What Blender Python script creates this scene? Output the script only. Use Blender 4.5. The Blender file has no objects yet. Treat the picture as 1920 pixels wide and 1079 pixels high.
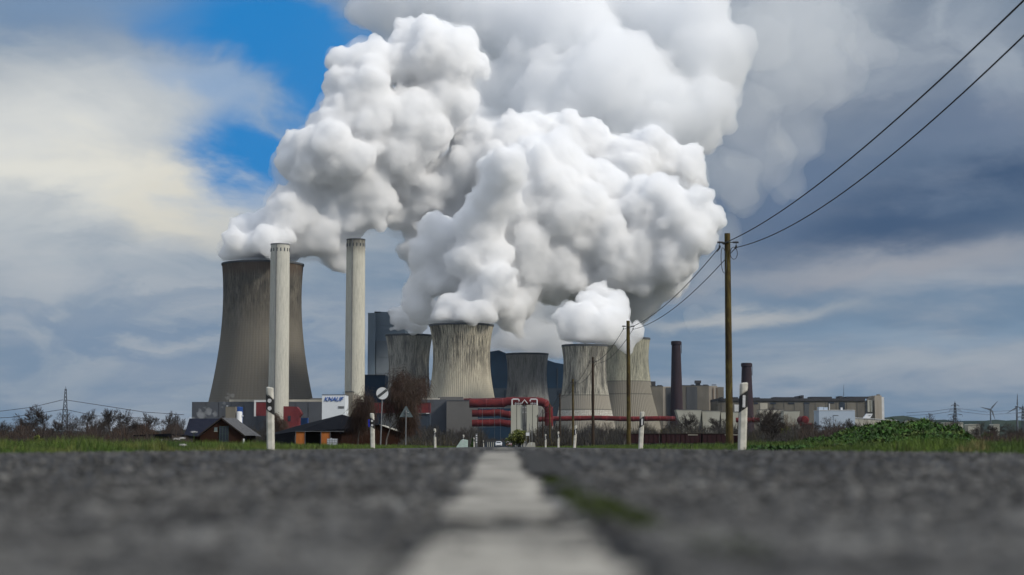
import bpy, math, random
import numpy as np
from mathutils import Vector, Matrix, Euler
R = math.radians
scene = bpy.context.scene
col = scene.collection

# ------------------------------------------------------------------ camera
F = 3300.0                       # focal length in photo pixels (1920 wide)
TILT = math.atan(298.5 / F)
EYE = 0.015                      # eye height above the crown of the road further on
cam_d = bpy.data.cameras.new('camera')
cam = bpy.data.objects.new('camera', cam_d); col.objects.link(cam)
cam.location = (0, 0, EYE)
cam.rotation_euler = (R(90) + TILT, 0, 0)
cam_d.sensor_width = 36.0
cam_d.lens = 36.0 * F / 1920.0
cam_d.clip_start = 0.02
cam_d.clip_end = 40000
cam_d.dof.use_dof = True
cam_d.dof.focus_distance = 140.0
cam_d.dof.aperture_fstop = 4.0
scene.camera = cam

def P(px, py, Y):
    """world point at depth Y seen at photo pixel (px, py)"""
    x, y, z = (px - 960) / F, 1.0, -(py - 539.5) / F
    c, s = math.cos(TILT), math.sin(TILT)
    wy, wz = y * c - z * s, y * s + z * c
    k = Y / wy
    return Vector((x * k, Y, EYE + wz * k))
def PX(px, Y, py=800): return P(px, py, Y).x
def PZ(py, Y): return P(960, py, Y).z

# ------------------------------------------------------------------ sun, view
SUN_AZ, SUN_EL = R(120), R(36)       # azimuth from +Y clockwise (to the right, behind the camera)
sun_dir = Vector((math.sin(SUN_AZ) * math.cos(SUN_EL), math.cos(SUN_AZ) * math.cos(SUN_EL), math.sin(SUN_EL)))
sd = bpy.data.lights.new('sun', 'SUN'); sd.energy = 3.05; sd.angle = R(9); sd.color = (1.0, 0.93, 0.82)
so = bpy.data.objects.new('sun', sd); col.objects.link(so)
so.rotation_euler = sun_dir.to_track_quat('Z', 'Y').to_euler()
so.location = (50, -50, 60)
vs = scene.view_settings
vs.view_transform = 'Standard'; vs.look = 'None'; vs.gamma = 1.0; vs.exposure = 0.0
cy = scene.cycles
cy.use_denoising = True; scene.render.filter_size = 1.05
cy.max_bounces = 26; cy.diffuse_bounces = 3; cy.glossy_bounces = 2; cy.transmission_bounces = 4
cy.volume_bounces = 22; cy.transparent_max_bounces = 24
cy.use_adaptive_sampling = True; cy.adaptive_threshold = 0.02
cy.sample_clamp_indirect = 6.0
cy.caustics_reflective = False; cy.caustics_refractive = False

# ------------------------------------------------------------------ world: sky with cloud layers
world = bpy.data.worlds.new('World'); scene.world = world; world.use_nodes = True
wt = world.node_tree; wt.nodes.clear()
class NG:
    """terse helper for node graphs"""
    def __init__(s, nt): s.nt = nt
    def n(s, t, **k):
        nd = s.nt.nodes.new(t)
        for a, b in k.items(): setattr(nd, a, b)
        return nd
    def put(s, sock, v):
        if isinstance(v, bpy.types.NodeSocket): s.nt.links.new(v, sock)
        elif v is not None: sock.default_value = v
    def m(s, op, a, b=None, c=None, clamp=False):
        nd = s.n('ShaderNodeMath', operation=op, use_clamp=clamp)
        for i, v in enumerate((a, b, c)):
            if v is not None: s.put(nd.inputs[i], v)
        return nd.outputs[0]
    def mix(s, f, a, b, mode='MIX'):
        nd = s.n('ShaderNodeMix', data_type='RGBA', blend_type=mode)
        s.put(nd.inputs[0], f)
        for i, v in ((6, a), (7, b)):
            if isinstance(v, (tuple, list)) and len(v) == 3: v = (*v, 1)
            s.put(nd.inputs[i], v)
        return nd.outputs[2]
    def noise(s, vec, scale, detail=5, rough=.55, dist=0.0, dim='3D'):
        nd = s.n('ShaderNodeTexNoise', noise_dimensions=dim)
        s.put(nd.inputs['Vector'], vec); nd.inputs['Scale'].default_value = scale
        nd.inputs['Detail'].default_value = detail; nd.inputs['Roughness'].default_value = rough
        nd.inputs['Distortion'].default_value = dist
        return nd.outputs['Fac']
    def map(s, v, a, b, c=0.0, d=1.0, smooth=False):
        nd = s.n('ShaderNodeMapRange', interpolation_type='SMOOTHSTEP' if smooth else 'LINEAR')
        s.put(nd.inputs[0], v)
        for i, q in enumerate((a, b, c, d)): nd.inputs[i + 1].default_value = q
        return nd.outputs[0]
    def comb(s, x, y, z):
        nd = s.n('ShaderNodeCombineXYZ')
        for i, q in enumerate((x, y, z)): s.put(nd.inputs[i], q)
        return nd.outputs[0]
    def vm(s, op, a, b):
        nd = s.n('ShaderNodeVectorMath', operation=op); s.put(nd.inputs[0], a); s.put(nd.inputs[1], b); return nd.outputs[0]
g = NG(wt)
def srgb(r, g_, b):
    f = lambda c: (c / 255 / 12.92) if c <= 10 else ((c / 255 + .055) / 1.055) ** 2.4
    return (f(r), f(g_), f(b))
tc = g.n('ShaderNodeTexCoord').outputs['Generated']
sep = g.n('ShaderNodeSeparateXYZ'); g.put(sep.inputs[0], tc)
az = g.m('ARCTAN2', sep.outputs[0], sep.outputs[1])           # 0 = straight down the road, + to the right
el = g.m('ARCSINE', sep.outputs[2])
def AE(px, py):
    d = (P(px, py, 1000) - Vector((0, 0, EYE))).normalized()
    return math.atan2(d.x, d.y), math.asin(d.z)
sky = g.n('ShaderNodeTexSky', sky_type='NISHITA', sun_disc=False, sun_elevation=SUN_EL, sun_rotation=SUN_AZ)
sky.air_density = 1.3; sky.dust_density = .3; sky.ozone_density = 3
skyc = g.mix(1.0, sky.outputs[0], (.085, .085, .085), 'MULTIPLY')
# streaky cloud coordinates: clouds stretch along the horizon
cv = g.comb(g.m('MULTIPLY', az, 1.0), g.m('MULTIPLY', el, 2.2), 0.3)
n_big = g.noise(cv, 5.0, 6, .55, .6)
n_fine = g.noise(cv, 17.0, 8, .6, .4)
cv2 = g.comb(az, g.m('MULTIPLY', el, 5.0), 4.3)
n_str = g.noise(cv2, 7.0, 6, .55, .3)
wob = g.m('MULTIPLY', g.m('SUBTRACT', n_big, .5), .16)
wob2 = g.m('MULTIPLY', g.m('SUBTRACT', n_fine, .5), .028)
azw = g.m('ADD', g.m('ADD', az, wob), wob2); elw = g.m('ADD', g.m('ADD', el, g.m('MULTIPLY', wob, .45)), wob2)
def blob(px, py, rx, ry, soft=1.0, rot=0.0):
    """soft mask round a direction, radii in photo pixels"""
    a0, e0 = AE(px, py)
    dx = g.m('SUBTRACT', azw, a0); dy = g.m('SUBTRACT', elw, e0)
    c, s = math.cos(rot), math.sin(rot)
    u = g.m('ADD', g.m('MULTIPLY', dx, c * F / rx), g.m('MULTIPLY', dy, s * F / rx))
    v = g.m('ADD', g.m('MULTIPLY', dx, -s * F / ry), g.m('MULTIPLY', dy, c * F / ry))
    r2 = g.m('ADD', g.m('MULTIPLY', u, u), g.m('MULTIPLY', v, v))
    return g.m('EXPONENT', g.m('MULTIPLY', r2, -soft))
# base overcast: blue-grey, a bit paler in streaks
base = g.mix(g.map(n_str, .35, .68, 0, 1, True), srgb(92, 121, 148), srgb(156, 162, 170))
cur = base
def lay(mask, c, k=1.0):
    global cur
    cur = g.mix(g.m('MULTIPLY', mask, k, clamp=True), cur, srgb(*c) if isinstance(c, tuple) else c)
lay(blob(60, 290, 560, 250), (188, 193, 195), .92)
nl = g.noise(g.comb(azw, g.m('MULTIPLY', elw, 3.0), 2.2), 12.0, 6, .55, .8)
lay(blob(280, 640, 480, 110), g.mix(g.map(nl, .36, .64, 0, 1, True), srgb(104, 130, 158), srgb(160, 168, 176)), .85)
lay(blob(120, 320, 420, 200), g.mix(g.map(nl, .38, .62, 0, 1, True), srgb(166, 174, 182), srgb(226, 226, 220)), .45)
lay(blob(60, 250, 260, 100), (224, 225, 221), .85)
lay(blob(120, 330, 330, 48, rot=-.15), (240, 237, 224), .85)
lay(blob(330, 400, 160, 40, rot=-.35), (232, 225, 205), .7)
lay(blob(300, 180, 240, 50), (198, 204, 208), .6)
lay(blob(30, 40, 230, 75), (104, 134, 168), .9)
lay(blob(260, 15, 210, 48), (98, 138, 182), .9)
cur = g.mix(.12, cur, srgb(158, 164, 168))
blue = g.m('MAXIMUM', blob(540, 60, 250, 110, rot=-.1), g.m('MAXIMUM', blob(480, 285, 150, 95), blob(650, 120, 150, 150)))
lay(g.map(blue, .08, .85, 0, 1, True), g.mix(.97, skyc, srgb(0, 124, 196)), 1.0)
lay(blob(400, 165, 160, 36, rot=-.15), (132, 164, 202), .7)
# right: grey vapour above, slate-blue band, pale streaks low down
nb = g.noise(g.comb(azw, g.m('MULTIPLY', elw, 1.3), 7.7), 9.0, 5, .5, 1.2)
greyc = g.mix(g.map(nb, .36, .66, 0, 1, True), srgb(98, 113, 132), srgb(172, 179, 187))
lay(blob(1560, 90, 480, 280), greyc, 1.0)
lay(blob(1430, 250, 150, 130), (120, 132, 150), .6)
lay(blob(1500, 30, 150, 90), (186, 193, 200), .6)
lay(blob(1830, 60, 200, 90), (150, 161, 175), .5)
lay(blob(1700, 395, 420, 84), (42, 70, 103), 1.0)
lay(blob(1480, 360, 110, 70), (92, 112, 140), .8)
lay(blob(1780, 260, 240, 90), (100, 116, 140), .85)
lay(blob(1700, 490, 300, 26, rot=.06), (156, 157, 162), .85)
lay(blob(1420, 585, 160, 20), (190, 188, 182), .7)
lay(blob(1700, 640, 300, 22), (128, 150, 170), .6)
lay(blob(1640, 690, 330, 20), (160, 168, 174), .6)
# overhead (never in the picture): bright overcast that lights the place
hi = g.map(el, .30, .75, 0, 1, True)
cur = g.mix(hi, cur, g.mix(n_big, (.62, .74, .95), (1.0, 1.05, 1.12)))
back = g.map(g.m('ABSOLUTE', az), .9, 1.8, 0, .6, True)
cur = g.mix(back, cur, (.6, .63, .7))
bg = g.n('ShaderNodeBackground'); g.put(bg.inputs[0], cur); bg.inputs[1].default_value = 1.0
wo = g.n('ShaderNodeOutputWorld'); wt.links.new(bg.outputs[0], wo.inputs[0])
world.cycles.sampling_method = 'MANUAL'; world.cycles.sample_map_resolution = 512
# ------------------------------------------------------------------ helpers
def link(o, parent=None):
    col.objects.link(o)
    if parent is not None: o.parent = parent
    return o
def tag(o, label=None, cat=None, group=None, kind=None):
    if label: o['label'] = label
    if cat: o['category'] = cat
    if group: o['group'] = group
    if kind: o['kind'] = kind
    return o
def mesh_np(name, verts, faces, mat=None, parent=None, smooth=False, loc=None):
    me = bpy.data.meshes.new(name)
    verts = np.asarray(verts, dtype=np.float32); faces = np.asarray(faces, dtype=np.int32)
    n, k = faces.shape
    me.vertices.add(len(verts)); me.vertices.foreach_set('co', verts.ravel())
    me.loops.add(n * k); me.loops.foreach_set('vertex_index', faces.ravel())
    me.polygons.add(n)
    me.polygons.foreach_set('loop_start', np.arange(0, n * k, k, dtype=np.int32))
    me.update(calc_edges=True); me.validate()
    if smooth: me.polygons.foreach_set('use_smooth', np.ones(n, dtype=bool))
    if mat: me.materials.append(mat)
    o = bpy.data.objects.new(name, me)
    if loc is not None: o.location = loc
    return link(o, parent)

# ------------------------------------------------------------------ steam plumes
def ico(sub=1):
    import bmesh
    bm = bmesh.new(); bmesh.ops.create_icosphere(bm, subdivisions=sub, radius=1)
    v = np.array([p.co[:] for p in bm.verts]); f = np.array([[q.index for q in p.verts] for p in bm.faces]); bm.free()
    return v, f
IV, IF = ico(2); IV1, IF1 = ico(1)
def steam_material(name, dens, colr=(1, 1, 1)):
    m = bpy.data.materials.new(name); m.use_nodes = True; nt = m.node_tree; nt.nodes.clear()
    q = NG(nt); v = q.n('ShaderNodeVolumePrincipled'); v.inputs['Color'].default_value = (*colr, 1)
    v.inputs['Density'].default_value = dens; v.inputs['Anisotropy'].default_value = 0.25
    out = q.n('ShaderNodeOutputMaterial'); nt.links.new(v.outputs[0], out.inputs['Volume'])
    m.cycles.homogeneous_volume = True
    return m
def grow(blobs, rnd, depth_sq=.8, kids=(13, 7), ratio=(.42, .42), Yj=25):
    """blobs: (px, py, r_px, Y) -> spheres in metres, with smaller billows budding off the larger"""
    lv = []
    for b in blobs:
        px, py, r = b[:3]; Y = b[3]
        c = P(px, py, Y); lv.append((np.array(c[:]), r * Y / F))
    allsp = [(c, r * .93) for c, r in lv]
    for li, (k, q) in enumerate(zip(kids, ratio)):
        nx = []
        for c, r in lv:
            for _ in range(k):
                d = rnd.normal(size=3); d[1] -= .35; d /= np.linalg.norm(d)
                rr = r * q * rnd.choice([.5, .75, 1.0, 1.35], p=[.3, .3, .25, .15])
                nx.append((c + d * (r * rnd.uniform(.72, .92) ) * np.array([1, depth_sq, 1]), rr))
        allsp += nx; lv = nx
    return allsp
def plume(name, label, blobs, seed, mat, voxel=1.9, kids=(13, 7, 4), disp=4.5, group='steam plumes over the cooling towers', rims=(), ratio=(.42, .42, .42), vs_=1.0, halo=False):
    rnd = np.random.default_rng(seed)
    sp = grow(blobs, rnd, kids=kids, ratio=ratio)
    C = np.array([s[0] for s in sp]); Rr = np.array([s[1] for s in sp]); small = Rr < 9; base_sp = [s for s in sp if s[1] > 16]
    def inst(C, Rr, iv, fi): return (iv[None] * Rr[:, None, None] + C[:, None, :]).reshape(-1, 3), (fi[None] + (np.arange(len(C)) * len(iv))[:, None, None]).reshape(-1, 3)
    V, Fc = inst(C[~small], Rr[~small], IV, IF); V2, F2 = inst(C[small], Rr[small], IV1, IF1)
    V = np.concatenate([V, V2]); Fc = np.concatenate([Fc, F2 + len(V) - len(V2)])
    for cx, Y, py, hw in rims:      # steam leaves the mouth of its tower: nothing hangs over the rim
        c = P(cx, py, Y); r = hw * Y / F; dd = np.hypot(V[:, 0] - c.x, V[:, 1] - Y) / r
        lift = np.clip((1.55 - dd) / .35, 0, 1); zl = c.z + 3.0; below = V[:, 2] < zl
        V[:, 2] = np.where(below, V[:, 2] + (zl + (V[:, 2] - zl) * .02 - V[:, 2]) * lift, V[:, 2])
        f = np.where(below & (dd > .9) & (dd < 1.55), 1 + (.9 / np.maximum(dd, .1) - 1) * lift, 1)
        V[:, 0] = c.x + (V[:, 0] - c.x) * f; V[:, 1] = Y + (V[:, 1] - Y) * f
    o = mesh_np(name, V, Fc)
    md = o.modifiers.new('r', 'REMESH'); md.mode = 'VOXEL'; md.voxel_size = voxel; md.use_smooth_shade = True
    s0 = o.modifiers.new('s', 'SMOOTH'); s0.iterations = 1; s0.factor = .5
    for sc_, st in ((34 * vs_, -disp * 2.2), (15 * vs_, -disp * 1.1), (8 * vs_, -disp * .75), (4.6 * vs_, -disp * .34)):
        tx = bpy.data.textures.new(name + 'tex', 'VORONOI'); tx.noise_scale = sc_; tx.noise_intensity = 1.0
        d = o.modifiers.new('d', 'DISPLACE'); d.texture = tx; d.strength = st; d.mid_level = .42; d.texture_coords = 'GLOBAL'
    md = o.modifiers.new('r2', 'REMESH'); md.mode = 'VOXEL'; md.voxel_size = voxel * 1.05; md.use_smooth_shade = True
    dg = bpy.context.evaluated_depsgraph_get()
    me = bpy.data.meshes.new_from_object(o.evaluated_get(dg))
    old = o.data; o.modifiers.clear(); o.data = me; bpy.data.meshes.remove(old)
    me.name = name; me.materials.clear(); me.materials.append(mat)
    tag(o, label, 'steam', group)
    if halo:      # thin torn vapour round the dense billows, a part of the plume
        C = np.array([s[0] for s in base_sp]); Rr = np.array([s[1] for s in base_sp]) * 1.06 + 2
        V, Fc = inst(C, Rr, IV, IF)
        if rims:
            for cx, Y, py, hw in rims:
                c = P(cx, py, Y); r = hw * Y / F; dd = np.hypot(V[:, 0] - c.x, V[:, 1] - Y) / r
                V[:, 2] = np.where((dd < 1.6) & (V[:, 2] < c.z + 6), c.z + 6 + (V[:, 2] - c.z - 6) * .02, V[:, 2])
        h = mesh_np('thin_vapour', V, Fc)
        md = h.modifiers.new('r', 'REMESH'); md.mode = 'VOXEL'; md.voxel_size = 3.6; md.use_smooth_shade = True
        for sc_, st, ty in ((40, 26, 'CLOUDS'), (13, 13, 'CLOUDS')):
            tx = bpy.data.textures.new('vapour', ty); tx.noise_scale = sc_; tx.noise_depth = 3
            d = h.modifiers.new('d', 'DISPLACE'); d.texture = tx; d.strength = st; d.mid_level = .58; d.texture_coords = 'GLOBAL'
        md = h.modifiers.new('r2', 'REMESH'); md.mode = 'VOXEL'; md.voxel_size = 3.6; md.use_smooth_shade = True
        me = bpy.data.meshes.new_from_object(h.evaluated_get(bpy.context.evaluated_depsgraph_get()))
        old = h.data; h.modifiers.clear(); h.data = me; bpy.data.meshes.remove(old); me.name = 'thin_vapour'; me.materials.clear(); me.materials.append(VAPOUR); h.parent = o
    print(name, len(me.polygons))
    return o
STEAM = steam_material('steam', .21, (.992, .995, .999))
STEAM_SOFT = steam_material('soft_steam', .045, (.982, .988, .996))  # scattering colour slightly greyed to stand in for shadow on the back steam
STEAM_THIN = steam_material('thin_steam', .06)
VAPOUR = steam_material('vapour', .016, (.99, .995, 1))
# ------------------------------------------------------------------ mesh builder and materials
class MB:
    def __init__(s): s.v = []; s.f = []
    def add(s, vs_, fs):
        o = len(s.v); s.v += [tuple(v) for v in vs_]; s.f += [tuple(i + o for i in f) for f in fs]; return s
    def box(s, x0, x1, y0, y1, z0, z1):
        return s.add([(x0,y0,z0),(x1,y0,z0),(x1,y1,z0),(x0,y1,z0),(x0,y0,z1),(x1,y0,z1),(x1,y1,z1),(x0,y1,z1)],
                     [(0,3,2,1),(4,5,6,7),(0,1,5,4),(1,2,6,5),(2,3,7,6),(3,0,4,7)])
    def prism(s, pts, y0, y1):
        """outline in x,z pushed from y0 to y1 (counter-clockwise seen from the camera)"""
        n = len(pts)
        vs_ = [(x, y0, z) for x, z in pts] + [(x, y1, z) for x, z in pts]
        return s.add(vs_, [tuple(range(n)), tuple(range(2*n-1, n-1, -1))] + [(i, i+n, (i+1) % n + n, (i+1) % n) for i in range(n)])
    def tube(s, pts, r, n=8, r2=None, cap=True):
        pts = [Vector(p) for p in pts]; m = len(pts); o = len(s.v)
        for i, p in enumerate(pts):
            t = (pts[min(i+1, m-1)] - pts[max(i-1, 0)]).normalized()
            up = Vector((0, 0, 1)) if abs(t.z) < .9 else Vector((0, 1, 0))
            a = t.cross(up).normalized(); b = t.cross(a)
            rr = r if r2 is None else r + (r2 - r) * i / (m - 1)
            for k in range(n):
                w = 2 * math.pi * k / n
                s.v.append(tuple(p + a * math.cos(w) * rr + b * math.sin(w) * rr))
        for i in range(m - 1):
            for k in range(n):
                s.f.append((o+i*n+k, o+i*n+(k+1) % n, o+(i+1)*n+(k+1) % n, o+(i+1)*n+k))
        if cap:
            s.f.append(tuple(o + k for k in range(n))[::-1]); s.f.append(tuple(o+(m-1)*n+k for k in range(n)))
        return s
    def lathe(s, prof, n=64, cx=0, cy=0, ribs=0, amp=0.0, duty=.5):
        """prof: (radius, z) list; ribs raise every so many columns"""
        o = len(s.v)
        for r, z in prof:
            for k in range(n):
                w = 2 * math.pi * k / n; rr = r
                if ribs:
                    ph = (k * ribs / n) % 1.0
                    rr = r + (amp if ph < duty else 0)
                s.v.append((cx + rr * math.cos(w), cy + rr * math.sin(w), z))
        for i in range(len(prof) - 1):
            for k in range(n):
                s.f.append((o+i*n+k, o+i*n+(k+1) % n, o+(i+1)*n+(k+1) % n, o+(i+1)*n+k))
        return s
    def disc(s, cx, cz, r, y0, y1, n=28):
        return s.prism([(cx + r*math.cos(2*math.pi*k/n), cz + r*math.sin(2*math.pi*k/n)) for k in range(n)], y0, y1)
    def build(s, name, mat, parent=None, loc=None, smooth=False, bevel=0):
        me = bpy.data.meshes.new(name); me.from_pydata(s.v, [], s.f); me.validate()
        if mat: me.materials.append(mat)
        if smooth:
            me.polygons.foreach_set('use_smooth', [True] * len(me.polygons))
            me.set_sharp_from_angle(angle=R(40))
        o = bpy.data.objects.new(name, me)
        if loc is not None: o.location = loc
        link(o, parent)
        if bevel:
            b = o.modifiers.new('bevel', 'BEVEL'); b.width = bevel; b.segments = 2; b.limit_method = 'ANGLE'
        return o
def thing(name, label, cat, loc=(0, 0, 0), rz=0, group=None):
    o = bpy.data.objects.new(name, None); col.objects.link(o); o.location = loc; o.rotation_euler = (0, 0, rz)
    return tag(o, label, cat, group)
def copy_tree(o, parent=None):
    c = o.copy(); col.objects.link(c)
    if parent is not None: c.parent = parent
    for ch in list(o.children): copy_tree(ch, c)
    return c

def pm(name, c1, c2=None, scale=4.0, rough=.85, stretch=(1, 1, 1), bump=0.0, metal=0.0, lo=.35, hi=.65, spec=.3, detail=6, island=0.0, c3=None, s3=.3, trans=0.0):
    """procedural surface: two tones mixed by noise, an optional third at a larger scale"""
    m = bpy.data.materials.new(name); m.use_nodes = True; nt = m.node_tree; nt.nodes.clear(); q = NG(nt)
    b = q.n('ShaderNodeBsdfPrincipled'); out = q.n('ShaderNodeOutputMaterial'); nt.links.new(b.outputs[0], out.inputs[0])
    t = q.n('ShaderNodeTexCoord').outputs['Object']
    tv = q.vm('MULTIPLY', t, stretch)
    c2 = c2 or tuple(x * .8 for x in c1)
    n1 = q.noise(tv, scale, detail, .6)
    c = q.mix(q.map(n1, lo, hi), c1, c2)
    if c3:
        n3 = q.noise(tv, scale * s3, 4, .55, .5); c = q.mix(q.map(n3, .48, .68, 0, .85, True), c, c3)
    if island:
        gi = q.n('ShaderNodeNewGeometry').outputs['Random Per Island']
        k = q.map(gi, 0, 1, 1 - island, 1 + island)
        c = q.mix(1.0, c, q.comb(k, k, k), 'MULTIPLY')
    q.put(b.inputs['Base Color'], c); b.inputs['Roughness'].default_value = rough
    b.inputs['Metallic'].default_value = metal; b.inputs['Specular IOR Level'].default_value = spec
    if bump:
        bp = q.n('ShaderNodeBump'); bp.inputs['Strength'].default_value = bump; bp.inputs['Distance'].default_value = .02
        q.put(bp.inputs['Height'], n1); nt.links.new(bp.outputs[0], b.inputs['Normal'])
    return m

def concrete(name, pale, dark, z_low=None, z_high=None, streak=.6, blotch=(.5, .62), low_c=None, band=None, k=1.0, speck=None, seam=None, top=None, dots=None):
    """weathered tower concrete: stains run down the shell (wear in the surface itself)"""
    m = bpy.data.materials.new(name); m.use_nodes = True; nt = m.node_tree; nt.nodes.clear(); q = NG(nt)
    b = q.n('ShaderNodeBsdfPrincipled'); out = q.n('ShaderNodeOutputMaterial'); nt.links.new(b.outputs[0], out.inputs[0])
    t = q.n('ShaderNodeTexCoord').outputs['Object']
    s_ = q.n('ShaderNodeSeparateXYZ'); q.put(s_.inputs[0], t)
    ang = q.m('ARCTAN2', s_.outputs[0], q.m('MULTIPLY', s_.outputs[1], -1))
    z = s_.outputs[2]
    v = q.comb(q.m('MULTIPLY', ang, 30.0 * k), q.m('MULTIPLY', z, .045), 0.0)
    n1 = q.noise(v, 1.6, 7, .68)
    v2 = q.comb(q.m('MULTIPLY', ang, 4.0), q.m('MULTIPLY', z, .03), 3.0)
    n2 = q.noise(v2, 1.0, 5, .6, .4)
    v3 = q.comb(q.m('MULTIPLY', ang, 60.0 * k), q.m('MULTIPLY', z, .25), 9.0)
    n3 = q.noise(v3, 1.3, 4, .7)
    st = q.m('MULTIPLY', q.map(n1, .46, .56, 0, 1), q.map(n2, blotch[0] - .12, blotch[1], .4, 1))
    st = q.m('ADD', q.m('MULTIPLY', st, streak), q.m('MULTIPLY', q.map(n3, .5, .62, 0, 1), .4 * streak), clamp=True)
    big = q.m('MULTIPLY', q.map(n2, blotch[0], blotch[1] + .08, 0, 1, True), q.map(n1, .3, .6, .4, 1))
    st = q.m('MAXIMUM', st, q.m('MULTIPLY', big, streak))
    if dots:
        n4 = q.noise(q.comb(q.m('MULTIPLY', ang, 45), q.m('MULTIPLY', z, .8), 2), 1.5, 5, .7)
        zz = q.m('MULTIPLY', q.map(z, dots[0], dots[0] + .8, 0, 1), q.map(z, dots[1] - .8, dots[1], 1, 0))
        dm = q.m('MULTIPLY', q.map(n4, .50, .54, 0, 1), zz)
    if z_low is not None:
        st = q.m('MULTIPLY', st, q.map(z, z_low - 2, z_low + 2, .12, 1))
    if z_high is not None:
        st = q.m('MULTIPLY', st, q.map(z, z_high - 30, z_high + 30, .1, 1, True))
    c = q.mix(st, pale, dark)
    if low_c is not None: c = q.mix(q.map(z, z_low - .6, z_low + .6, 1, 0), c, low_c)
    if top is not None:
        c = q.mix(q.m('MULTIPLY', q.map(z, top[0], top[1], 0, .85, True), q.map(n2, .3, .5, .3, 1)), c, top[2])
    if dots: c = q.mix(dm, c, (.62, .62, .58))
    for sz in (seam or []):
        c = q.mix(q.m('MULTIPLY', q.map(q.m('ABSOLUTE', q.m('SUBTRACT', z, sz)), .35, .7, 1, 0), .5), c, tuple(x * .45 for x in dark))
    if speck:
        w = q.n('ShaderNodeTexWave', wave_type='BANDS', bands_direction='Z'); w.inputs['Scale'].default_value = speck; w.inputs['Distortion'].default_value = .15
        q.put(w.inputs[0], t)
        c = q.mix(q.map(w.outputs['Fac'], .0, .09, .3, 0), c, tuple(x * .5 for x in pale))
    q.put(b.inputs['Base Color'], c); b.inputs['Roughness'].default_value = .9; b.inputs['Specular IOR Level'].default_value = .15
    return m
M = {}
def mk(k, *a, **kw): M[k] = pm(k, *a, **kw)
# ------------------------------------------------------------------ the road and the ground
YAW = -0.0052
def xr(Y): return 0.006 + YAW * Y                 # x of the road's centre line
def prof(Y):
    return float(np.interp(Y, [-50, .9, 2.0, 2.8, 3.4, 3.9, 4.4, 4.9, 6.0, 60, 120], [-.049, -.049, -.045, -.036, -.028, -.019, -.0095, -.003, 0, 0, 0]))
def road_z(Y, lat): return prof(Y) - .036 * min((abs(lat) / 3.2) ** 2, 1.2)
def strip(name, lats, Ys, mat, dz=0.0, kind='structure', jag=0.0, seed=0, label=None):
    rnd = np.random.default_rng(seed); V = []; Fc = []
    w = len(lats)
    for j, Y in enumerate(Ys):
        for i, l in enumerate(lats):
            e = rnd.normal() * jag if i in (0, w - 1) else 0
            ey = rnd.normal() * jag * 3 if j in (0, len(Ys) - 1) else 0
            V.append((xr(Y) + l + e, Y + ey, road_z(Y, l) + dz))
    for j in range(len(Ys) - 1):
        for i in range(w - 1):
            a = j * w + i; Fc.append((a, a + 1, a + 1 + w, a + w))
    o = mesh_np(name, V, Fc, mat, smooth=True)
    return tag(o, kind=kind)
def asphalt():
    m = bpy.data.materials.new('asphalt'); m.use_nodes = True; nt = m.node_tree; nt.nodes.clear(); q = NG(nt)
    b = q.n('ShaderNodeBsdfPrincipled'); out = q.n('ShaderNodeOutputMaterial'); nt.links.new(b.outputs[0], out.inputs[0])
    t = q.n('ShaderNodeTexCoord').outputs['Object']
    vo = q.n('ShaderNodeTexVoronoi'); q.put(vo.inputs['Vector'], t); vo.inputs['Scale'].default_value = 62
    hs = q.n('ShaderNodeSeparateColor'); q.put(hs.inputs[0], vo.outputs['Color'])
    st = q.map(hs.outputs[0], .0, 1.0, 0, 1)
    warm = q.map(hs.outputs[1], .7, 1, 0, 1)
    c = q.mix(q.m('POWER', st, 2.2), (.006, .0063, .007), (.055, .055, .054))
    c = q.mix(q.m('MULTIPLY', warm, .6), c, (.13, .095, .07))
    n1 = q.noise(t, 9, 5, .6); n2 = q.noise(t, 1.1, 4, .6); n4 = q.noise(t, 34, 4, .6)
    c = q.mix(q.map(n1, .4, .62, .0, .75), c, (.022, .022, .022))
    c = q.mix(q.map(n4, .54, .70, .0, .6), c, (.09, .09, .09))
    # glints and shade of raised stones, painted as streaks along the road
    tl = q.vm('MULTIPLY', t, (1, .13, 1)); n5 = q.noise(tl, 26, 3, .6); n6 = q.noise(tl, 9, 4, .6)
    c = q.mix(q.map(n5, .50, .60, 0, .95), c, (.12, .12, .117)); c = q.mix(q.map(n6, .47, .57, 0, .9), c, (.006, .006, .006))
    n7 = q.noise(q.vm('ADD', tl, (7, 3, 0)), 15, 3, .6); c = q.mix(q.map(n7, .55, .63, 0, .8), c, (.12, .108, .092))
    c = q.mix(q.map(n2, .35, .7, 0, .25), c, (.045, .047, .052))
    n8 = q.noise(q.vm('MULTIPLY', t, (1, .22, 1)), 15, 3, .55); n9 = q.noise(q.vm('MULTIPLY', t, (1, .2, 1)), 33, 3, .6)  # more light and dark mottle painted in for the surface relief
    kk = q.m('MULTIPLY', q.map(n8, .42, .60, .16, 1.7), q.map(n9, .40, .60, .25, 1.4)); c = q.mix(1.0, c, q.comb(kk, kk, kk), 'MULTIPLY')
    gap = q.map(vo.outputs['Distance'], .45, .75, 0, .8); c = q.mix(gap, c, (.01, .01, .01))
    q.put(b.inputs['Base Color'], c)
    q.put(b.inputs['Roughness'], q.map(n1, .3, .7, .6, .95)); b.inputs['Specular IOR Level'].default_value = .22
    h = q.m('ADD', q.m('MULTIPLY', vo.outputs['Distance'], -1.0), q.m('MULTIPLY', n1, .8))
    bp = q.n('ShaderNodeBump'); bp.inputs['Strength'].default_value = .8; bp.inputs['Distance'].default_value = .004
    q.put(bp.inputs['Height'], h); nt.links.new(bp.outputs[0], b.inputs['Normal'])
    return m
ASPH = asphalt()
Ys = list(np.arange(-4, 0, .5)) + list(np.arange(0, 8, .1)) + list(np.arange(8, 30, 1)) + list(np.arange(30, 120, 5)) + list(np.arange(120, 720, 30))
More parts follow.
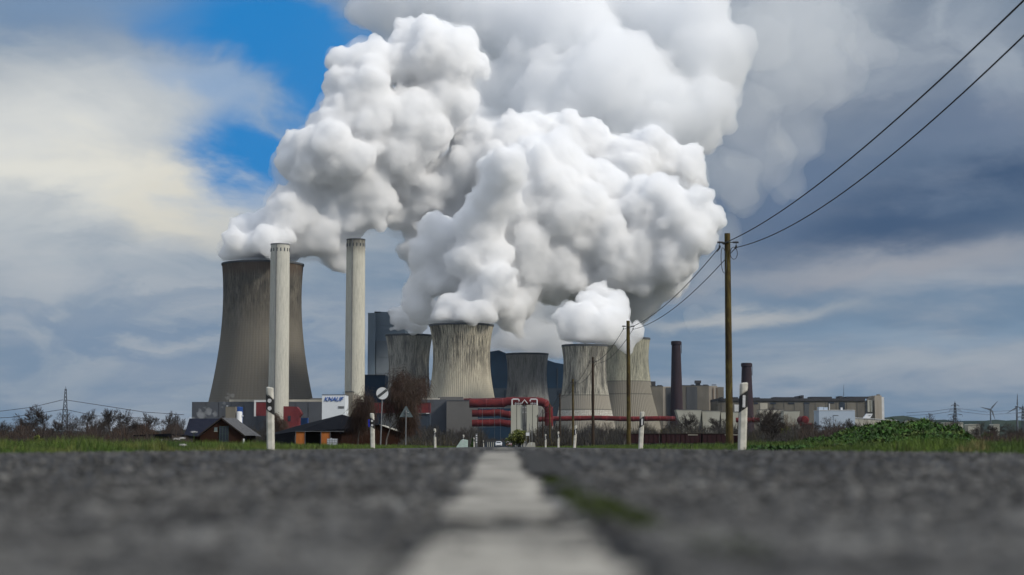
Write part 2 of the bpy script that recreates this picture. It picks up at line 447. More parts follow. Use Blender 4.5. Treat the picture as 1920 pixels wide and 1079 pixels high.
strip('road', [-3.3, -3.0, -2.4, -1.8, -1.2, -.6, -.3, -.1, .0, .1, .3, .6, 1.2, 1.8, 2.4, 3.0, 3.3], Ys, ASPH)
PAINT = pm('road_paint', (.36, .345, .305), (.15, .145, .13), scale=22, rough=.8, stretch=(.5, .6, 1), lo=.42, hi=.64, c3=(.022, .022, .02), s3=.42, bump=.4, spec=.08)
strip('lane_marking', np.linspace(-.053, .052, 7), np.arange(-1.5, 1.30, .03), PAINT, .004, jag=.005, seed=1)
strip('lane_marking', np.linspace(-.055, .040, 7), np.arange(1.47, 2.1, .03), PAINT, .004, jag=.007, seed=2)
strip('lane_marking', np.linspace(-.057, .042, 7), np.arange(2.13, 4.9, .05), PAINT, .004, jag=.007, seed=3)
for k in range(1, 6):
    strip('lane_marking', np.linspace(-.06, .06, 3), np.arange(4.9 + 8 * k - 4, 4.9 + 8 * k, .5), PAINT, .004, seed=k)
strip('edge_line', [2.98, 3.1], [y for y in Ys if y > 3], PAINT, .004)
def chippings():
    rnd = np.random.default_rng(31); n = 26000
    py = rnd.uniform(848, 1130, n); Y = np.clip(.055 * F / (py - 838) * rnd.uniform(.8, 1.3, n), .6, 9)
    px = rnd.uniform(-60, 1980, n); L = (px - 960) / F * Y - .006 + .0052 * Y
    k = (np.abs(L) > .075) | (rnd.uniform(0, 1, n) < .06); k &= ~((L > -.02) & (L < .07) & (rnd.uniform(0, 1, n) < .5)); Y = Y[k]; L = L[k]; n = len(Y)
    z = np.array([road_z(a, b) for a, b in zip(Y, L)])
    r = rnd.uniform(.0025, .0062, n) * rnd.choice([1, 1.5], n, p=[.85, .15]); v, f = IV1[:, :], IF1
    jit = rnd.uniform(.75, 1.25, size=(n, len(v), 1)); sc = np.stack([r * rnd.uniform(.8, 1.6, n), r * rnd.uniform(.8, 1.6, n), r * .75], 1)
    V = v[None] * jit * sc[:, None, :] + np.stack([.006 - .0052 * Y + L, Y, z + r * .15], 1)[:, None, :]
    o = mesh_np('chippings', V.reshape(-1, 3), (f[None] + (np.arange(n) * len(v))[:, None, None]).reshape(-1, 3), pm('stone_chip', (.095, .095, .092), (.012, .012, .012), scale=6, rough=.8, island=.9, spec=.35))
    tag(o, 'grey stone chippings standing out of the worn asphalt', 'chippings', kind='stuff')
chippings()
SEAM = pm('bitumen_seam', (.008, .008, .008), (.02, .018, .014), scale=30, rough=.8, bump=.5)
strip('road_seam', [.075, .09, .115], np.arange(-1, 9, .06), SEAM, .003, jag=.007, seed=9)
strip('road_seam', [.038, .06, .085], np.arange(2.9, 5.0, .05), SEAM, .0055, jag=.009, seed=10)

def ground_mat(name, a, b_, c_, sc=.5):
    return pm(name, a, b_, scale=sc, rough=.95, c3=c_, s3=.3, bump=.3, spec=.1)
FIELD = ground_mat('field_soil', (.035, .045, .018), (.05, .045, .025), (.028, .04, .014))
MGR = ground_mat('verge_soil', (.022, .035, .01), (.04, .04, .02), (.02, .05, .01), 3)
# one ground sheet out to the horizon, a little below the road, with verges rising to it
xs = [-9000, -3000, -600, -120, -40, -20, -12, -8, -5.5, -4.2, -3.3, -3.2, 3.2, 3.3, 4.2, 5.5, 8, 12, 20, 40, 120, 600, 3000, 9000]
gy = [-200, -20, 0, 5, 10, 20, 40, 80, 140, 200, 400, 720, 1500, 4000, 8000, 12000]
V = []; Fc = []
for Y in gy:
    for x in xs:
        ax = abs(x)
        z = -.45 if ax > 30 else (-.06 - .39 * max(0, (ax - 8)) / 22)
        if ax < 3.25: z = -.12
        V.append(((xr(min(Y, 720)) if ax < 50 else 0) + x, Y, z))
w = len(xs)
for j in range(len(gy) - 1):
    for i in range(w - 1):
        a = j * w + i; Fc.append((a, a + 1, a + 1 + w, a + w))
tag(mesh_np('ground', V, Fc, FIELD), kind='structure')
for sgn in (-1, 1):
    V = []; Fc = []; L = [3.29, 3.6, 4.5, 6, 8, 11]
    YY = [-4, 0, 4, 8, 12, 20, 40, 80, 160, 300, 700]
    for Y in YY:
        for l in L: V.append((xr(Y) + sgn * l, Y, -.052 if l < 8.1 else -.09))
    for j in range(len(YY) - 1):
        for i in range(len(L) - 1):
            a = j * len(L) + i; f = (a, a + 1, a + 1 + len(L), a + len(L)); Fc.append(f if sgn > 0 else f[::-1])
    tag(mesh_np('verge', V, Fc, MGR), kind='structure')

# ------------------------------------------------------------------ far hills
def hills():
    rnd = np.random.default_rng(4); V = []; Fc = []
    n = 260; X = np.linspace(-3200, 5200, n)
    for j, (Y, k) in enumerate(((5200, 0), (5350, .72), (5600, 1.0), (6400, .9), (7200, 0))):
        for x in X:
            px = 960 + x / 5600 * F
            h = np.interp(px, [-900, 200, 900, 1500, 1640, 1672, 1690, 1720, 1800, 1900, 2000, 2600, 4200], [40, 50, 55, 70, 84, 93, 98, 86, 82, 88, 84, 90, 40])
            V.append((x, Y, -1 + k * (h + 2.0 * math.sin(x / 90) + rnd.normal() * 1.6)))
    for j in range(4):
        for i in range(n - 1):
            a = j * n + i; Fc.append((a, a + 1, a + 1 + n, a + n))
    tag(mesh_np('hills', V, Fc, pm('far_forest', (.022, .034, .024), (.034, .044, .03), scale=.02, rough=1, spec=0, c3=(.018, .028, .022))), kind='structure')
hills()

# ------------------------------------------------------------------ materials
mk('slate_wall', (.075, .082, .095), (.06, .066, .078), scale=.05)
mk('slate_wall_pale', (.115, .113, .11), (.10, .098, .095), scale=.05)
mk('boiler_grey', (.20, .25, .30), (.16, .21, .26), scale=.03, stretch=(1, 1, .3))
mk('boiler_grey_low', (.19, .22, .25), (.15, .18, .21), scale=.05)
mk('navy', (.006, .028, .06), (.004, .018, .04), scale=.03)
mk('navy_low', (.03, .045, .065), (.02, .03, .045), scale=.05)
mk('red_paint', (.15, .016, .017), (.095, .011, .013), scale=.12, rough=.55, c3=(.14, .02, .02))
mk('pipe_red', (.13, .018, .018), (.075, .011, .012), scale=.25, rough=.65, c3=(.055, .013, .013), spec=.1)
mk('white_metal', (.62, .64, .66), (.5, .52, .54), scale=.2, rough=.5)
mk('cream_wall', (.38, .38, .33), (.30, .30, .26), scale=.06, stretch=(1, 1, .3))
mk('cream_wall_dirty', (.44, .42, .36), (.30, .29, .25), scale=.15, stretch=(1, 1, .2))
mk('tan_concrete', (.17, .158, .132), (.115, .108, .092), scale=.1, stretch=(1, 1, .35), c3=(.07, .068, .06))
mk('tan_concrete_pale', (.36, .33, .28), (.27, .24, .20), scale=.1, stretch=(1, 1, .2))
mk('dark_concrete', (.075, .08, .085), (.05, .055, .062), scale=.1, stretch=(1, 1, .2))
mk('roof_dark', (.03, .032, .038), (.05, .05, .055), scale=.15)
mk('glass_dark', (.012, .018, .028), (.02, .028, .04), scale=.2, rough=.2, spec=.5)
mk('stack_brick', (.028, .016, .020), (.016, .011, .017), scale=.12, stretch=(1, 1, .4), c3=(.04, .02, .022))
mk('sky_blue_cladding', (.36, .43, .52), (.33, .40, .49), scale=.1)
mk('steel', (.16, .17, .18), (.1, .105, .11), scale=1, rough=.6, metal=.3)
mk('dark_steel', (.035, .038, .042), (.05, .05, .055), scale=1, rough=.6)
mk('blue_paint', (.01, .05, .22), (.008, .04, .16), scale=.3)

GB = -.45
def bx(px0, px1, py0, Y, depth, py1=None, mb=None):
    """box whose front face spans the given photo pixels at depth Y"""
    mb = mb or MB()
    z1 = PZ(py0, Y); z0 = GB if py1 is None else PZ(py1, Y)
    return mb.box(PX(px0, Y, py0), PX(px1, Y, py0), Y, Y + depth, z0, z1)

# ------------------------------------------------------------------ cooling towers
def tower(label, cx, Y, prof_px, mat, ribs=96, amp=.35, duty=.55, group='concrete cooling towers'):
    x0 = PX(cx, Y)
    t = thing('cooling_tower', label, 'cooling tower', (x0, Y, GB), 0, group)
    pts = sorted([(PZ(py, Y) - GB, hw * Y / F) for py, hw in prof_px])
    zs = np.array([p[0] for p in pts]); rs = np.array([p[1] for p in pts])
    H = zs[-1]; zz = np.linspace(H * .055, H, 44)
    cf = np.polyfit(zs, rs, min(3, len(zs) - 1)); rr = np.polyval(cf, zz)
    n = ribs * 6
    s = MB().lathe(list(zip(rr, zz)), n, ribs=ribs, amp=amp, duty=duty)
    s.build('shell', mat, t, smooth=True)
    th = rr[-1] * .035
    MB().lathe([(rr[i] - th, zz[i]) for i in range(43, 20, -1)], 96).build('inner_lining', M['dark_concrete'], t, smooth=True)
    MB().lathe([(rr[-1] - th, H + .3), (rr[-1] - th, H + .9), (rr[-1] + th*.55, H + .9), (rr[-1] + th*.55, H - 1.0), (rr[-1] + .36, H - 1.0)], 96).build('rim', M['dark_concrete'], t)
    lg = MB(); r0 = rr[0]; zb = zz[0]
    for k in range(36):
        a0 = 2 * math.pi * k / 36
        for da in (-.08, .08):
            a1 = a0 + da
            lg.tube([(r0 * 1.04 * math.cos(a0), r0 * 1.04 * math.sin(a0), 0), (r0 * math.cos(a1), r0 * math.sin(a1), zb)], .6, 5)
    lg.build('leg_ring', M['dark_concrete'], t)
    return t
def hz(py, Y): return PZ(py, Y) - GB
C_BIG = concrete('tower_brown', (.150, .137, .112), (.025, .023, .02), streak=.75, z_high=hz(600, 1935), blotch=(.36, .5), k=.75, speck=.12, top=(hz(530, 1935), hz(505, 1935), (.085, .06, .042)))
tower('largest cooling tower, dark brown and ribbed, behind the chimneys on the left', 489, 1935,
      [(497, 75.5), (530, 74.3), (570, 73.6), (610, 74), (650, 79), (700, 86.5), (750, 96.5), (800, 108), (836, 117)], C_BIG, ribs=88, amp=.12)
C_A = concrete('tower_streaky', (.44, .43, .38), (.06, .062, .064), streak=.95, blotch=(.42, .56), k=1.8)
tower('dark streaked cooling tower half behind the bare birch and the broad pale tower', 766, 1850,
      [(630, 43.5), (660, 39), (690, 37), (720, 38), (750, 42), (836, 56)], C_A, ribs=90)
C_B = concrete('tower_pale', (.48, .445, .355), (.025, .025, .024), streak=.95, blotch=(.44, .54), z_high=hz(700, 1760), k=1.2, speck=.16)
tower('broad pale cooling tower with dark stain patches, tallest of the front group', 865, 1760,
      [(611, 59.5), (640, 55), (670, 52.5), (700, 54), (748, 62), (800, 73), (836, 80)], C_B, ribs=100)
C_C = concrete('tower_dim', (.30, .30, .29), (.05, .052, .056), streak=.8, blotch=(.47, .60), k=1.5, z_low=None)
tower('small dark grey cooling tower between navy buildings, top under grey steam', 988.5, 1900,
      [(665, 39.5), (690, 36.5), (710, 36), (745, 39.5), (836, 53)], C_C, ribs=86)
C_D = concrete('tower_banded', (.47, .45, .38), (.05, .05, .047), streak=.95, blotch=(.42, .54), z_low=hz(742, 1650), low_c=(.27, .25, .21), k=1.4, dots=(hz(782, 1650), hz(769, 1650)), seam=[hz(742, 1650), hz(769, 1650)])
tower('cooling tower with pale plain lower band and speckled foot, behind the wooden poles', 1097, 1650,
      [(649, 43), (680, 39.6), (705, 39.3), (742, 45), (780, 51), (836, 62)], C_D, ribs=84)
C_E = concrete('tower_olive', (.42, .41, .32), (.06, .065, .06), streak=.7, blotch=(.46, .58), z_low=hz(716, 1800), low_c=(.22, .205, .17), k=1.2, seam=[hz(716, 1800), hz(740, 1800)])
tower('right-hand cooling tower, yellowish top and plain lower half, beside the tall brick stack', 1176, 1800,
      [(636, 43.5), (660, 40.5), (685, 40), (716, 44.5), (740, 48.5), (780, 58), (836, 71)], C_E, ribs=90)

# ------------------------------------------------------------------ chimneys
C_CH = concrete('chimney_concrete', (.50, .495, .44), (.28, .28, .255), streak=.55, k=.25, speck=.30)
C_CH2 = concrete('chimney_concrete_sooty', (.50, .49, .42), (.28, .275, .24), streak=.55, k=.25, speck=.30, top=(hz(490, 1700), hz(449, 1700), (.06, .055, .045)))
def chimney(label, cx, Y, topy, hw0, hw1, mat, soot=False):
    x0 = PX(cx, Y); t = thing('chimney', label, 'chimney', (x0, Y, GB), 0, 'tall pale concrete chimneys')
    H = hz(topy, Y); r0, r1 = hw0 * Y / F, hw1 * Y / F
    MB().lathe([(r0 + (r1 - r0) * k / 20, H * k / 20) for k in range(21)] + [(r1 * .86, H), (r1 * .86, H - 6)], 64).build('shaft', mat, t, smooth=True)
    ld = MB(); a = math.radians(-105)
    for k in range(20):
        rr = r0 + (r1 - r0) * k / 20
        ld.box(rr * math.cos(a) - .3, rr * math.cos(a) + .3, rr * math.sin(a) - .7, rr * math.sin(a), H * k / 20, H * (k + 1) / 20)
    ld.build('ladder', M['steel'], t)
    for k in range(16):
        a = 2 * math.pi * (k + .5) / 16
        if math.sin(a) > .1: continue
        w = MB().box(-.42, .42, -.3, .3, -1.6, 1.6).build('vent_opening', M['glass_dark'], t)
        w.location = (r1 * 1.005 * math.cos(a), r1 * 1.005 * math.sin(a), H - 6); w.rotation_euler = (0, 0, a + math.pi / 2)
    MB().lathe([(r1 + .25, H - 1.2), (r1 + .25, H), (r1 * .85, H)], 48).build('cap_ring', M['dark_steel'] if soot else M['steel'], t)
chimney('pale concrete chimney standing in front of the largest cooling tower', 521.5, 1690, 458, 19.5, 17.8, C_CH)
chimney('pale concrete chimney with sooty top standing clear between tower and boiler house', 664.5, 1700, 449, 19.2, 17.5, C_CH2, True)
def stack(label, cx, Y, topy, hwt, hwb):
    x0 = PX(cx, Y); t = thing('brick_stack', label, 'chimney', (x0, Y, GB), 0, 'dark brick chimney stacks')
    H = hz(topy, Y); k = Y / F
    MB().lathe([(hwb * k + (hwt - hwb) * k * i / 16, H * i / 16) for i in range(17)] + [(hwt * k * .7, H), (hwt * k * .7, H - 4)], 40).build('shaft', M['stack_brick'], t, smooth=True)
    MB().lathe([(hwt * k + .05, H - 4.0), (hwt * k + .7, H - 3.4), (hwt * k + .7, H - .4), (hwt * k * .7, H - .2)], 40).build('crown_ring', M['stack_brick'], t)
    MB().tube([(hwt * k + .7, -.8, H - 1), (hwt * k + .7, -.8, H - 12)], .35, 5).build('ladder', M['dark_steel'], t)
stack('taller dark brick stack beside the right-hand cooling tower', 1269, 1700, 640, 8.2, 13.5)
stack('shorter dark brick stack rising behind the near right delineator post', 1401, 1700, 681, 8.8, 14.5)
# ------------------------------------------------------------------ plant buildings
def bld(name, label, cat='building', group=None): return thing(name, label, cat, group=group)
# boiler house behind the left towers
t = bld('boiler_house', 'tall blue-grey boiler house behind the left streaked cooling tower')
Y = 2080
bx(690, 703, 587, Y - 15, 60).build('stair_shaft', M['boiler_grey'], t)
bx(703, 760, 585, Y, 60).build('wall', M['boiler_grey'], t)
bx(705, 760, 639, Y - 8, 8).build('lower_annex', M['boiler_grey_low'], t)
bx(702, 714, 584.5, Y, 10, 587.5).build('roof_vent', M['dark_steel'], t)
bx(728, 745, 583, Y, 20, 586).build('roof_vent', M['dark_steel'], t)
for zpy in (610, 640.2, 670, 700): bx(704.5, 760, zpy, Y - (8.4 if zpy > 639 else .4), .3, zpy + .5).build('cladding_joint', M['boiler_grey_low'], t)
pass
t = bld('navy_hall', 'navy blue box building beside the sooty-topped chimney, behind the birch')
bx(681, 722, 704, 2000, 50).build('wall', M['navy'], t); bx(681, 722, 702.8, 1999, 52, 704).build('roof_edge', M['dark_steel'], t)
t = bld('boiler_house', 'large dark navy boiler house behind the small dark grey cooling tower')
Y = 2040
m = MB(); m.prism([(PX(917, Y), PZ(728, Y)), (PX(1062, Y), PZ(728, Y)), (PX(1062, Y), PZ(684, Y)), (PX(1040, Y), PZ(680, Y)), (PX(1028, Y), PZ(676, Y)), (PX(952, Y), PZ(664, Y)), (PX(935, Y), PZ(657, Y)), (PX(917, Y), PZ(660, Y))], Y, Y + 60)
m.build('wall', M['navy'], t)
bx(910, 1066, 728.3, Y - 4, 60).build('lower_storey', M['navy_low'], t)
for a, b in ((945.5, 950), (1046, 1053)): bx(a, b, 732, Y - 4.6, .5, 745).build('doorway', M['glass_dark'], t)
bx(1044, 1046, 690, Y - .6, .5, 728).build('downpipe', M['navy_low'], t)
# dark grey warehouse left
t = bld('warehouse', 'long dark grey warehouse across the foot of the largest cooling tower')
Y = 1760
bx(360, 603, 754, Y, 60).build('wall', M['slate_wall'], t)
bx(430, 603, 749.5, Y + 2, 50, 753.6).build('roof_band', M['cream_wall_dirty'], t)
bx(583, 603, 747, Y + 4, 40, 749.2).build('roof_vent', M['slate_wall_pale'], t)
for k in range(9): bx(386 + k * 24, 386.5 + k * 24, 755, Y - .4, .3, 800).build('cladding_joint', M['dark_steel'], t)
t = bld('loading_gate', 'red gate panel in a white frame on the dark warehouse front', 'gate')
Y = 1735
m = MB(); bx(476.5, 480, 751, Y, 4, 781, m); bx(480, 502, 751, Y, 4, 754, m); m.build('frame', M['white_metal'], t)
bx(480, 501, 754.2, Y + .5, 3, 780).build('panel', M['red_paint'], t)
t = bld('hopper_house', 'red chamfered hopper building right of the pale chimney foot')
Y = 1640
MB().prism([(PX(a, Y), PZ(b, Y)) for a, b in ((531, 836), (560, 836), (560, 783), (565, 776), (561, 769), (556, 763), (531, 762))], Y, Y + 14).build('wall', M['red_paint'], t)
bx(540, 545, 780, Y - .5, .4, 790).build('window', M['glass_dark'], t)
t = bld('site_container', 'small bright blue container right of the red hopper building', 'container')
bx(564, 577, 784, 1600, 6).build('body', M['blue_paint'], t); bx(564, 577, 783.4, 1599.6, 6.8, 784).build('roof', M['slate_wall'], t)
m = MB()
for k in range(6): bx(565 + k * 2, 565.5 + k * 2, 785, 1599.5, .4, 800, m)
m.build('ribbing', M['navy'], t)
t = bld('blue_tank', 'small blue tank above the concrete block behind the farmhouse', 'tank')
x0 = PX(447, 1500); MB().lathe([(0.1, PZ(763, 1500)), (3.4, PZ(763.5, 1500)), (3.7, PZ(765, 1500)), (3.7, 0)], 24, x0, 1500).build('shell', M['blue_paint'], t)
# white works building with sign
t = bld('works_building', 'white box-shaped works building with blue lettering beside the sooty-topped chimney')
Y = 1450
bx(604, 647, 741, Y, 30).build('wall', pm('white_cladding', (.62, .66, .70), (.58, .62, .66), scale=.1), t)
bx(603.6, 647.4, 740, Y - .3, 30.6, 741).build('roof_edge', M['slate_wall'], t)
bx(643.2, 643.8, 734.5, Y + 1, .4, 740).build('roof_vent', M['dark_steel'], t)
def text_mesh(s, name, mat, parent, loc, size, rot=(R(90), 0, 0), shear=0.0, off=0.0, sx=1.0, ext=.02):
    cu = bpy.data.curves.new(name, 'FONT'); cu.body = s; cu.size = size; cu.shear = shear; cu.offset = off; cu.extrude = ext
    cu.align_x = 'CENTER'; cu.align_y = 'CENTER'; cu.space_character = 1.02
    o = bpy.data.objects.new(name, cu); col.objects.link(o)
    me = bpy.data.meshes.new_from_object(o.evaluated_get(bpy.context.evaluated_depsgraph_get()))
    bpy.data.objects.remove(o); me.materials.append(mat); me.name = name
    q = bpy.data.objects.new(name, me); q.location = loc; q.rotation_euler = rot; q.scale = (sx, 1, 1); link(q, parent); return q
LB = pm('lettering_blue', (.0, .075, .38), (.0, .065, .34), scale=.5, rough=.5)
text_mesh('KNAUF', 'lettering', LB, t, (PX(625, Y, 749), Y - .35, PZ(749.2, Y)), 5.0, shear=.3, off=.03, sx=.92, ext=.2)
m = MB()
for k in range(3): bx(634, 645.5, 762 + k * 1.6, Y - .35, .3, 762.7 + k * 1.6, m)
m.build('small_print', M['slate_wall_pale'], t)
t = bld('stair_tower', 'narrow concrete stair tower with a column of small windows beside the white works building', 'tower')
Y = 1480
bx(647.5, 661, 735, Y, 14).build('shaft', M['tan_concrete'], t)
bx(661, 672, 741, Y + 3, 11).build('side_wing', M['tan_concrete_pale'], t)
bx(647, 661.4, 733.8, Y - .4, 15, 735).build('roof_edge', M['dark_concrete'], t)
for k in range(6): bx(649.5, 652.3, 745 + 7.2 * k, Y - .3, .3, 748 + 7.2 * k).build('window', M['glass_dark'], t)
t = bld('conveyor_gallery', 'long red conveyor gallery running behind the bare birch', 'conveyor')
Y = 1400
bx(674, 807, 755.5, Y, 9, 774.5).build('gallery', M['red_paint'], t)
for k in range(9): bx(678 + k * 15.8, 678.7 + k * 15.8, 756, Y - .3, .25, 774).build('panel_joint', M['navy_low'], t)
bx(673.6, 807.4, 754.6, Y - .3, 9.6, 755.5).build('roof', M['dark_steel'], t)
for k in range(6):
    m = MB(); a = 686 + k * 23
    for dy in (1, 8): bx(a, a + 1.2, 774.6, Y + dy, .5, None, m)
    m.build('support', M['navy_low'], t)
bx(799, 805, 774.8, Y - .3, .3, 776).build('lamp_strip', M['white_metal'], t)
t = bld('filter_hall', 'blue-grey plant hall under the conveyor gallery, left of the grey hall')
bx(760, 806, 777, 1460, 20).build('wall', M['navy_low'], t); bx(760, 806, 776, 1459, 22, 777).build('roof', M['dark_steel'], t)
bx(768, 774, 790, 1459.6, .3, 800).build('window', M['white_metal'], t)
# grey hall
t = bld('plant_hall', 'flat grey hall with darker left face below the broad pale cooling tower')
Y = 1500
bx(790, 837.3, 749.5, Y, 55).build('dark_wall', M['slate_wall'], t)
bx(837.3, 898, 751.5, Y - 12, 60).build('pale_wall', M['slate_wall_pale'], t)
bx(821, 868, 744.5, Y + 15, 20, 751).build('roof_plant', M['slate_wall_pale'], t)
bx(786, 824, 747, Y + 6, 10, 749.6).build('roof_parapet', M['cream_wall_dirty'], t)
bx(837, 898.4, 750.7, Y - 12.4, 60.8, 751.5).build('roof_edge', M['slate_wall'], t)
# red pipes
def pipe(name, label, pts, r_px, Y, rings=0, group='thick red steam pipes'):
    t = thing(name, label, 'pipe', group=group)
    P3 = [P(a, b, Y + (q[0] if q else 0)) for a, b, *q in pts]
    m = MB(); m.tube(P3, r_px * Y / F, 18); m.build('pipe', M['pipe_red'], t, smooth=True)
    for i in range(rings):
        k = (i + .5) / rings * (len(P3) - 1); a = int(k); f = k - a
        p = P3[a].lerp(P3[min(a + 1, len(P3) - 1)], f); d = (P3[min(a + 1, len(P3) - 1)] - P3[a]).normalized()
        MB().tube([p - d * .5, p + d * .5], r_px * Y / F * 1.10, 18).build('flange', M['red_paint'], t)
    return t
Y = 1420
pipe('steam_pipe', 'uppermost thick red pipe bending down beside the white silos', [(880, 757), (930, 757), (944, 756), (952, 753), (1000, 753), (1015, 754), (1024, 758), (1028, 765), (1029, 776), (1029, 800)], 8, Y, 7)
pipe('steam_pipe', 'middle thick red pipe ending behind the left white silo', [(885, 775.5), (915, 775), (935, 774), (948, 777), (962, 779)], 6.6, Y, 4)
pipe('steam_pipe', 'lowest thick red pipe of the stack left of the white silos', [(885, 794), (915, 793.5), (940, 793), (962, 796)], 6.6, Y, 4)
pipe('steam_pipe', 'upper red pipe passing over the grey hall roof edge', [(862, 752, 110), (900, 752, 60), (950, 751, 30), (975, 750, 20), (1010, 752, 20)], 5, Y + 30, 4)
pipe('steam_pipe', 'long level red pipe along the foot of the right-hand cooling towers', [(1000, 787), (1060, 785), (1120, 784), (1180, 786), (1240, 785), (1266, 786)], 4.6, 1440, 12)
pipe('steam_pipe', 'short red pipe behind the near right delineator post', [(1380, 788), (1424, 788)], 4.6, 1440, 2)
t = thing('pressure_vessel', 'round-ended red vessel left of the pale blue works building', 'tank')
c = P(1507, 788, 1440); MB().tube([c + Vector((0, -6, 0)), c + Vector((0, -5, 0)), c + Vector((0, 14, 0))], 3.4, 20).build('drum', M['pipe_red'], t, smooth=True)
MB().tube([c + Vector((0, -6.8, 0)), c + Vector((0, -6.0, 0))], 2.4, 20, r2=3.3).build('end_cap', M['pipe_red'], t)
MB().tube([P(1500, 797, 1430), P(1523, 797, 1430)], 1.4, 12).build('feed_pipe', M['pipe_red'], t)
MB().box(c.x - 1, c.x + 1, c.y - 2, c.y + 6, GB, c.z - 3).build('saddle', M['dark_steel'], t)
t = thing('pipe_rack', 'grey steel rack carrying the stacked red pipes', 'pipe rack')
Y = 1400
for a in (904, 927, 938): 
    m = MB(); bx(a, a + .7, 764, Y, .5, None, m); bx(a, a + .7, 764, Y + 30, .5, None, m); m.build('post', M['steel'], t)
for b, x1 in ((764.5, 950), (784.5, 958), (800.5, 930)):
    m = MB(); bx(897, x1, b, Y - .3, .5, b + 1.1, m); bx(897, x1, b, Y + 30, .5, b + 1.1, m); m.build('beam', M['steel'], t)
bx(896, 975, 766, Y + 60, 2).build('back_wall', M['navy'], t)
# white silos
for k, (a, b) in enumerate(((958, 979.5), (987.5, 1009))):
    t = thing('silo', ('left white silo with a bent pipe on top, beside the stacked red pipes', 'right white silo with a bent pipe on top, left of the pipe bend')[k], 'silo', group='pair of white silos')
    Y = 1385; mid = (a + b) / 2
    bx(a, mid - .5, 759.5, Y, 9).build('left_cell', M['cream_wall'], t); bx(mid + .5, b, 759.5, Y + .3, 9).build('right_cell', M['cream_wall'], t)
    bx(mid - .5, mid + .5, 760, Y + 1, 7).build('joint', M['dark_steel'], t)
    s = -1 if k == 0 else 1; e = a + 2 if k == 0 else b - 2
    pts = [(e, 760), (e, 750), (e - s * 1.5, 749), (e - s * 12, 749), (e - s * 13, 750.5), (e - s * 13, 753)]
    MB().tube([P(q[0], q[1], Y + 2) for q in pts], .45, 8).build('top_pipe', M['white_metal'], t)
    m = MB()
    for j in range(4): bx(a + 8 + j * 3, a + 8.7 + j * 3, 755, Y + 3, .4, 759.6, m)
    bx(a + 7, a + 19, 757, Y + 3, .3, 757.5, m); m.build('railing', M['white_metal'], t)
t = thing('pipe_trestle', 'small white triangular frame between the two white silos', 'frame')
MB().tube([P(978, 757, 1384), P(983.5, 750, 1384), P(989, 757, 1384)], .4, 6).build('top_frame', M['white_metal'], t)
MB().tube([P(983.5, 757, 1384), P(983.5, 800, 1384)], .3, 6).build('post', M['dark_steel'], t)
m = MB(); bx(979.6, 987.3, 764, 1384, .5, 764.6, m); bx(979.6, 987.3, 773, 1384, .5, 773.6, m); m.build('brace', M['white_metal'], t)

# right-hand concrete blocks
t = bld('boiler_house', 'concrete boiler house partly behind the right-hand cooling tower')
Y = 1790
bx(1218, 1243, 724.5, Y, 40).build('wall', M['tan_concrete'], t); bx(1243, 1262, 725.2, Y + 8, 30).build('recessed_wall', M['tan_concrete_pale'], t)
bx(1249, 1262, 727, Y + 7.4, .5, 780).build('stained_panel', M['dark_concrete'], t)
bx(1217.5, 1243.5, 723.6, Y - .3, 41, 724.5).build('roof_edge', M['dark_steel'], t)
bx(1220, 1229, 715.5, Y + 5, 6, 723.5).build('roof_vent', M['dark_steel'], t); bx(1233, 1241, 722.4, Y + 5, 6, 723.6).build('roof_hatch', M['dark_steel'], t)
t = bld('boiler_house', 'square concrete boiler house right of the taller brick stack')
bx(1274, 1329, 723.5, Y, 40).build('wall', M['tan_concrete'], t)
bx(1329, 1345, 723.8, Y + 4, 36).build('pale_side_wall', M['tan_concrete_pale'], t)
bx(1345, 1357, 726, Y + 12, 28).build('side_wing', M['tan_concrete'], t)
bx(1287, 1307, 726, Y - .5, .4, 770).build('window_strip', M['dark_concrete'], t)
for a in (1336.5, 1343.5): bx(a, a + 1.6, 727, Y + 3.4, .4, 770).build('rust_streak', pm('rust_panel', (.12, .08, .05), (.18, .13, .09), scale=.2, stretch=(1, 1, .2)), t)
bx(1273.6, 1329.4, 722.6, Y - .3, 41, 723.5).build('roof_edge', M['dark_steel'], t)
m = MB(); bx(1305, 1313, 719, Y + 8, 6, 722.6, m); m.build('vent_neck', M['dark_steel'], t); bx(1303.5, 1314.5, 713.8, Y + 7, 8, 719).build('vent_hood', M['dark_steel'], t)
for a, b in ((1296, 1302), (1319, 1327), (1335, 1343)): bx(a, b, 721.4, Y + 8, 5, 722.6).build('roof_hatch', M['dark_steel'], t)
t = bld('turbine_hall', 'long low concrete turbine hall with a dark roof band on the right')
Y = 1720
bx(1345, 1640, 752, Y, 60).build('wall', M['tan_concrete'], t)
bx(1345, 1622, 747.3, Y - 1.2, 62, 752).build('roof_band', M['roof_dark'], t)
for a, b, c in ((1352, 1356, 745), (1375, 1384, 745), (1414, 1425, 745.6), (1451, 1492, 745), (1495, 1497, 743), (1503, 1507, 741.5), (1520, 1560, 744.3), (1574, 1580, 743), (1587, 1628, 744)):
    bx(a, b, c, Y + 4, 20, 747.4).build('roof_vent', M['roof_dark'], t)
for a, b, c, d in ((1377, 1388, 759, 772), (1414, 1421, 755, 758), (1444, 1455, 755, 758), (1478, 1489, 755, 758), (1507, 1518, 755, 758), (1553, 1564, 754, 757)):
    bx(a, b, c, Y - .4, .3, d).build('window', M['glass_dark'] if c < 759 else M['white_metal'], t)
bx(1425, 1439, 756, Y - .4, .3, 769).build('pale_panel', M['cream_wall_dirty'], t)
bx(1508, 1517, 758, Y - .5, .3, 790).build('stained_panel', M['dark_concrete'], t)
bx(1574, 1584, 754, Y - .5, .4, 780).build('blue_door', M['navy_low'], t)
bx(1554.3, 1556, 757, Y - 1, .5, 772).build('flue_pipe', M['white_metal'], t)
bx(1623, 1627, 751, Y - .6, .5, 790).build('stained_panel', M['dark_concrete'], t)
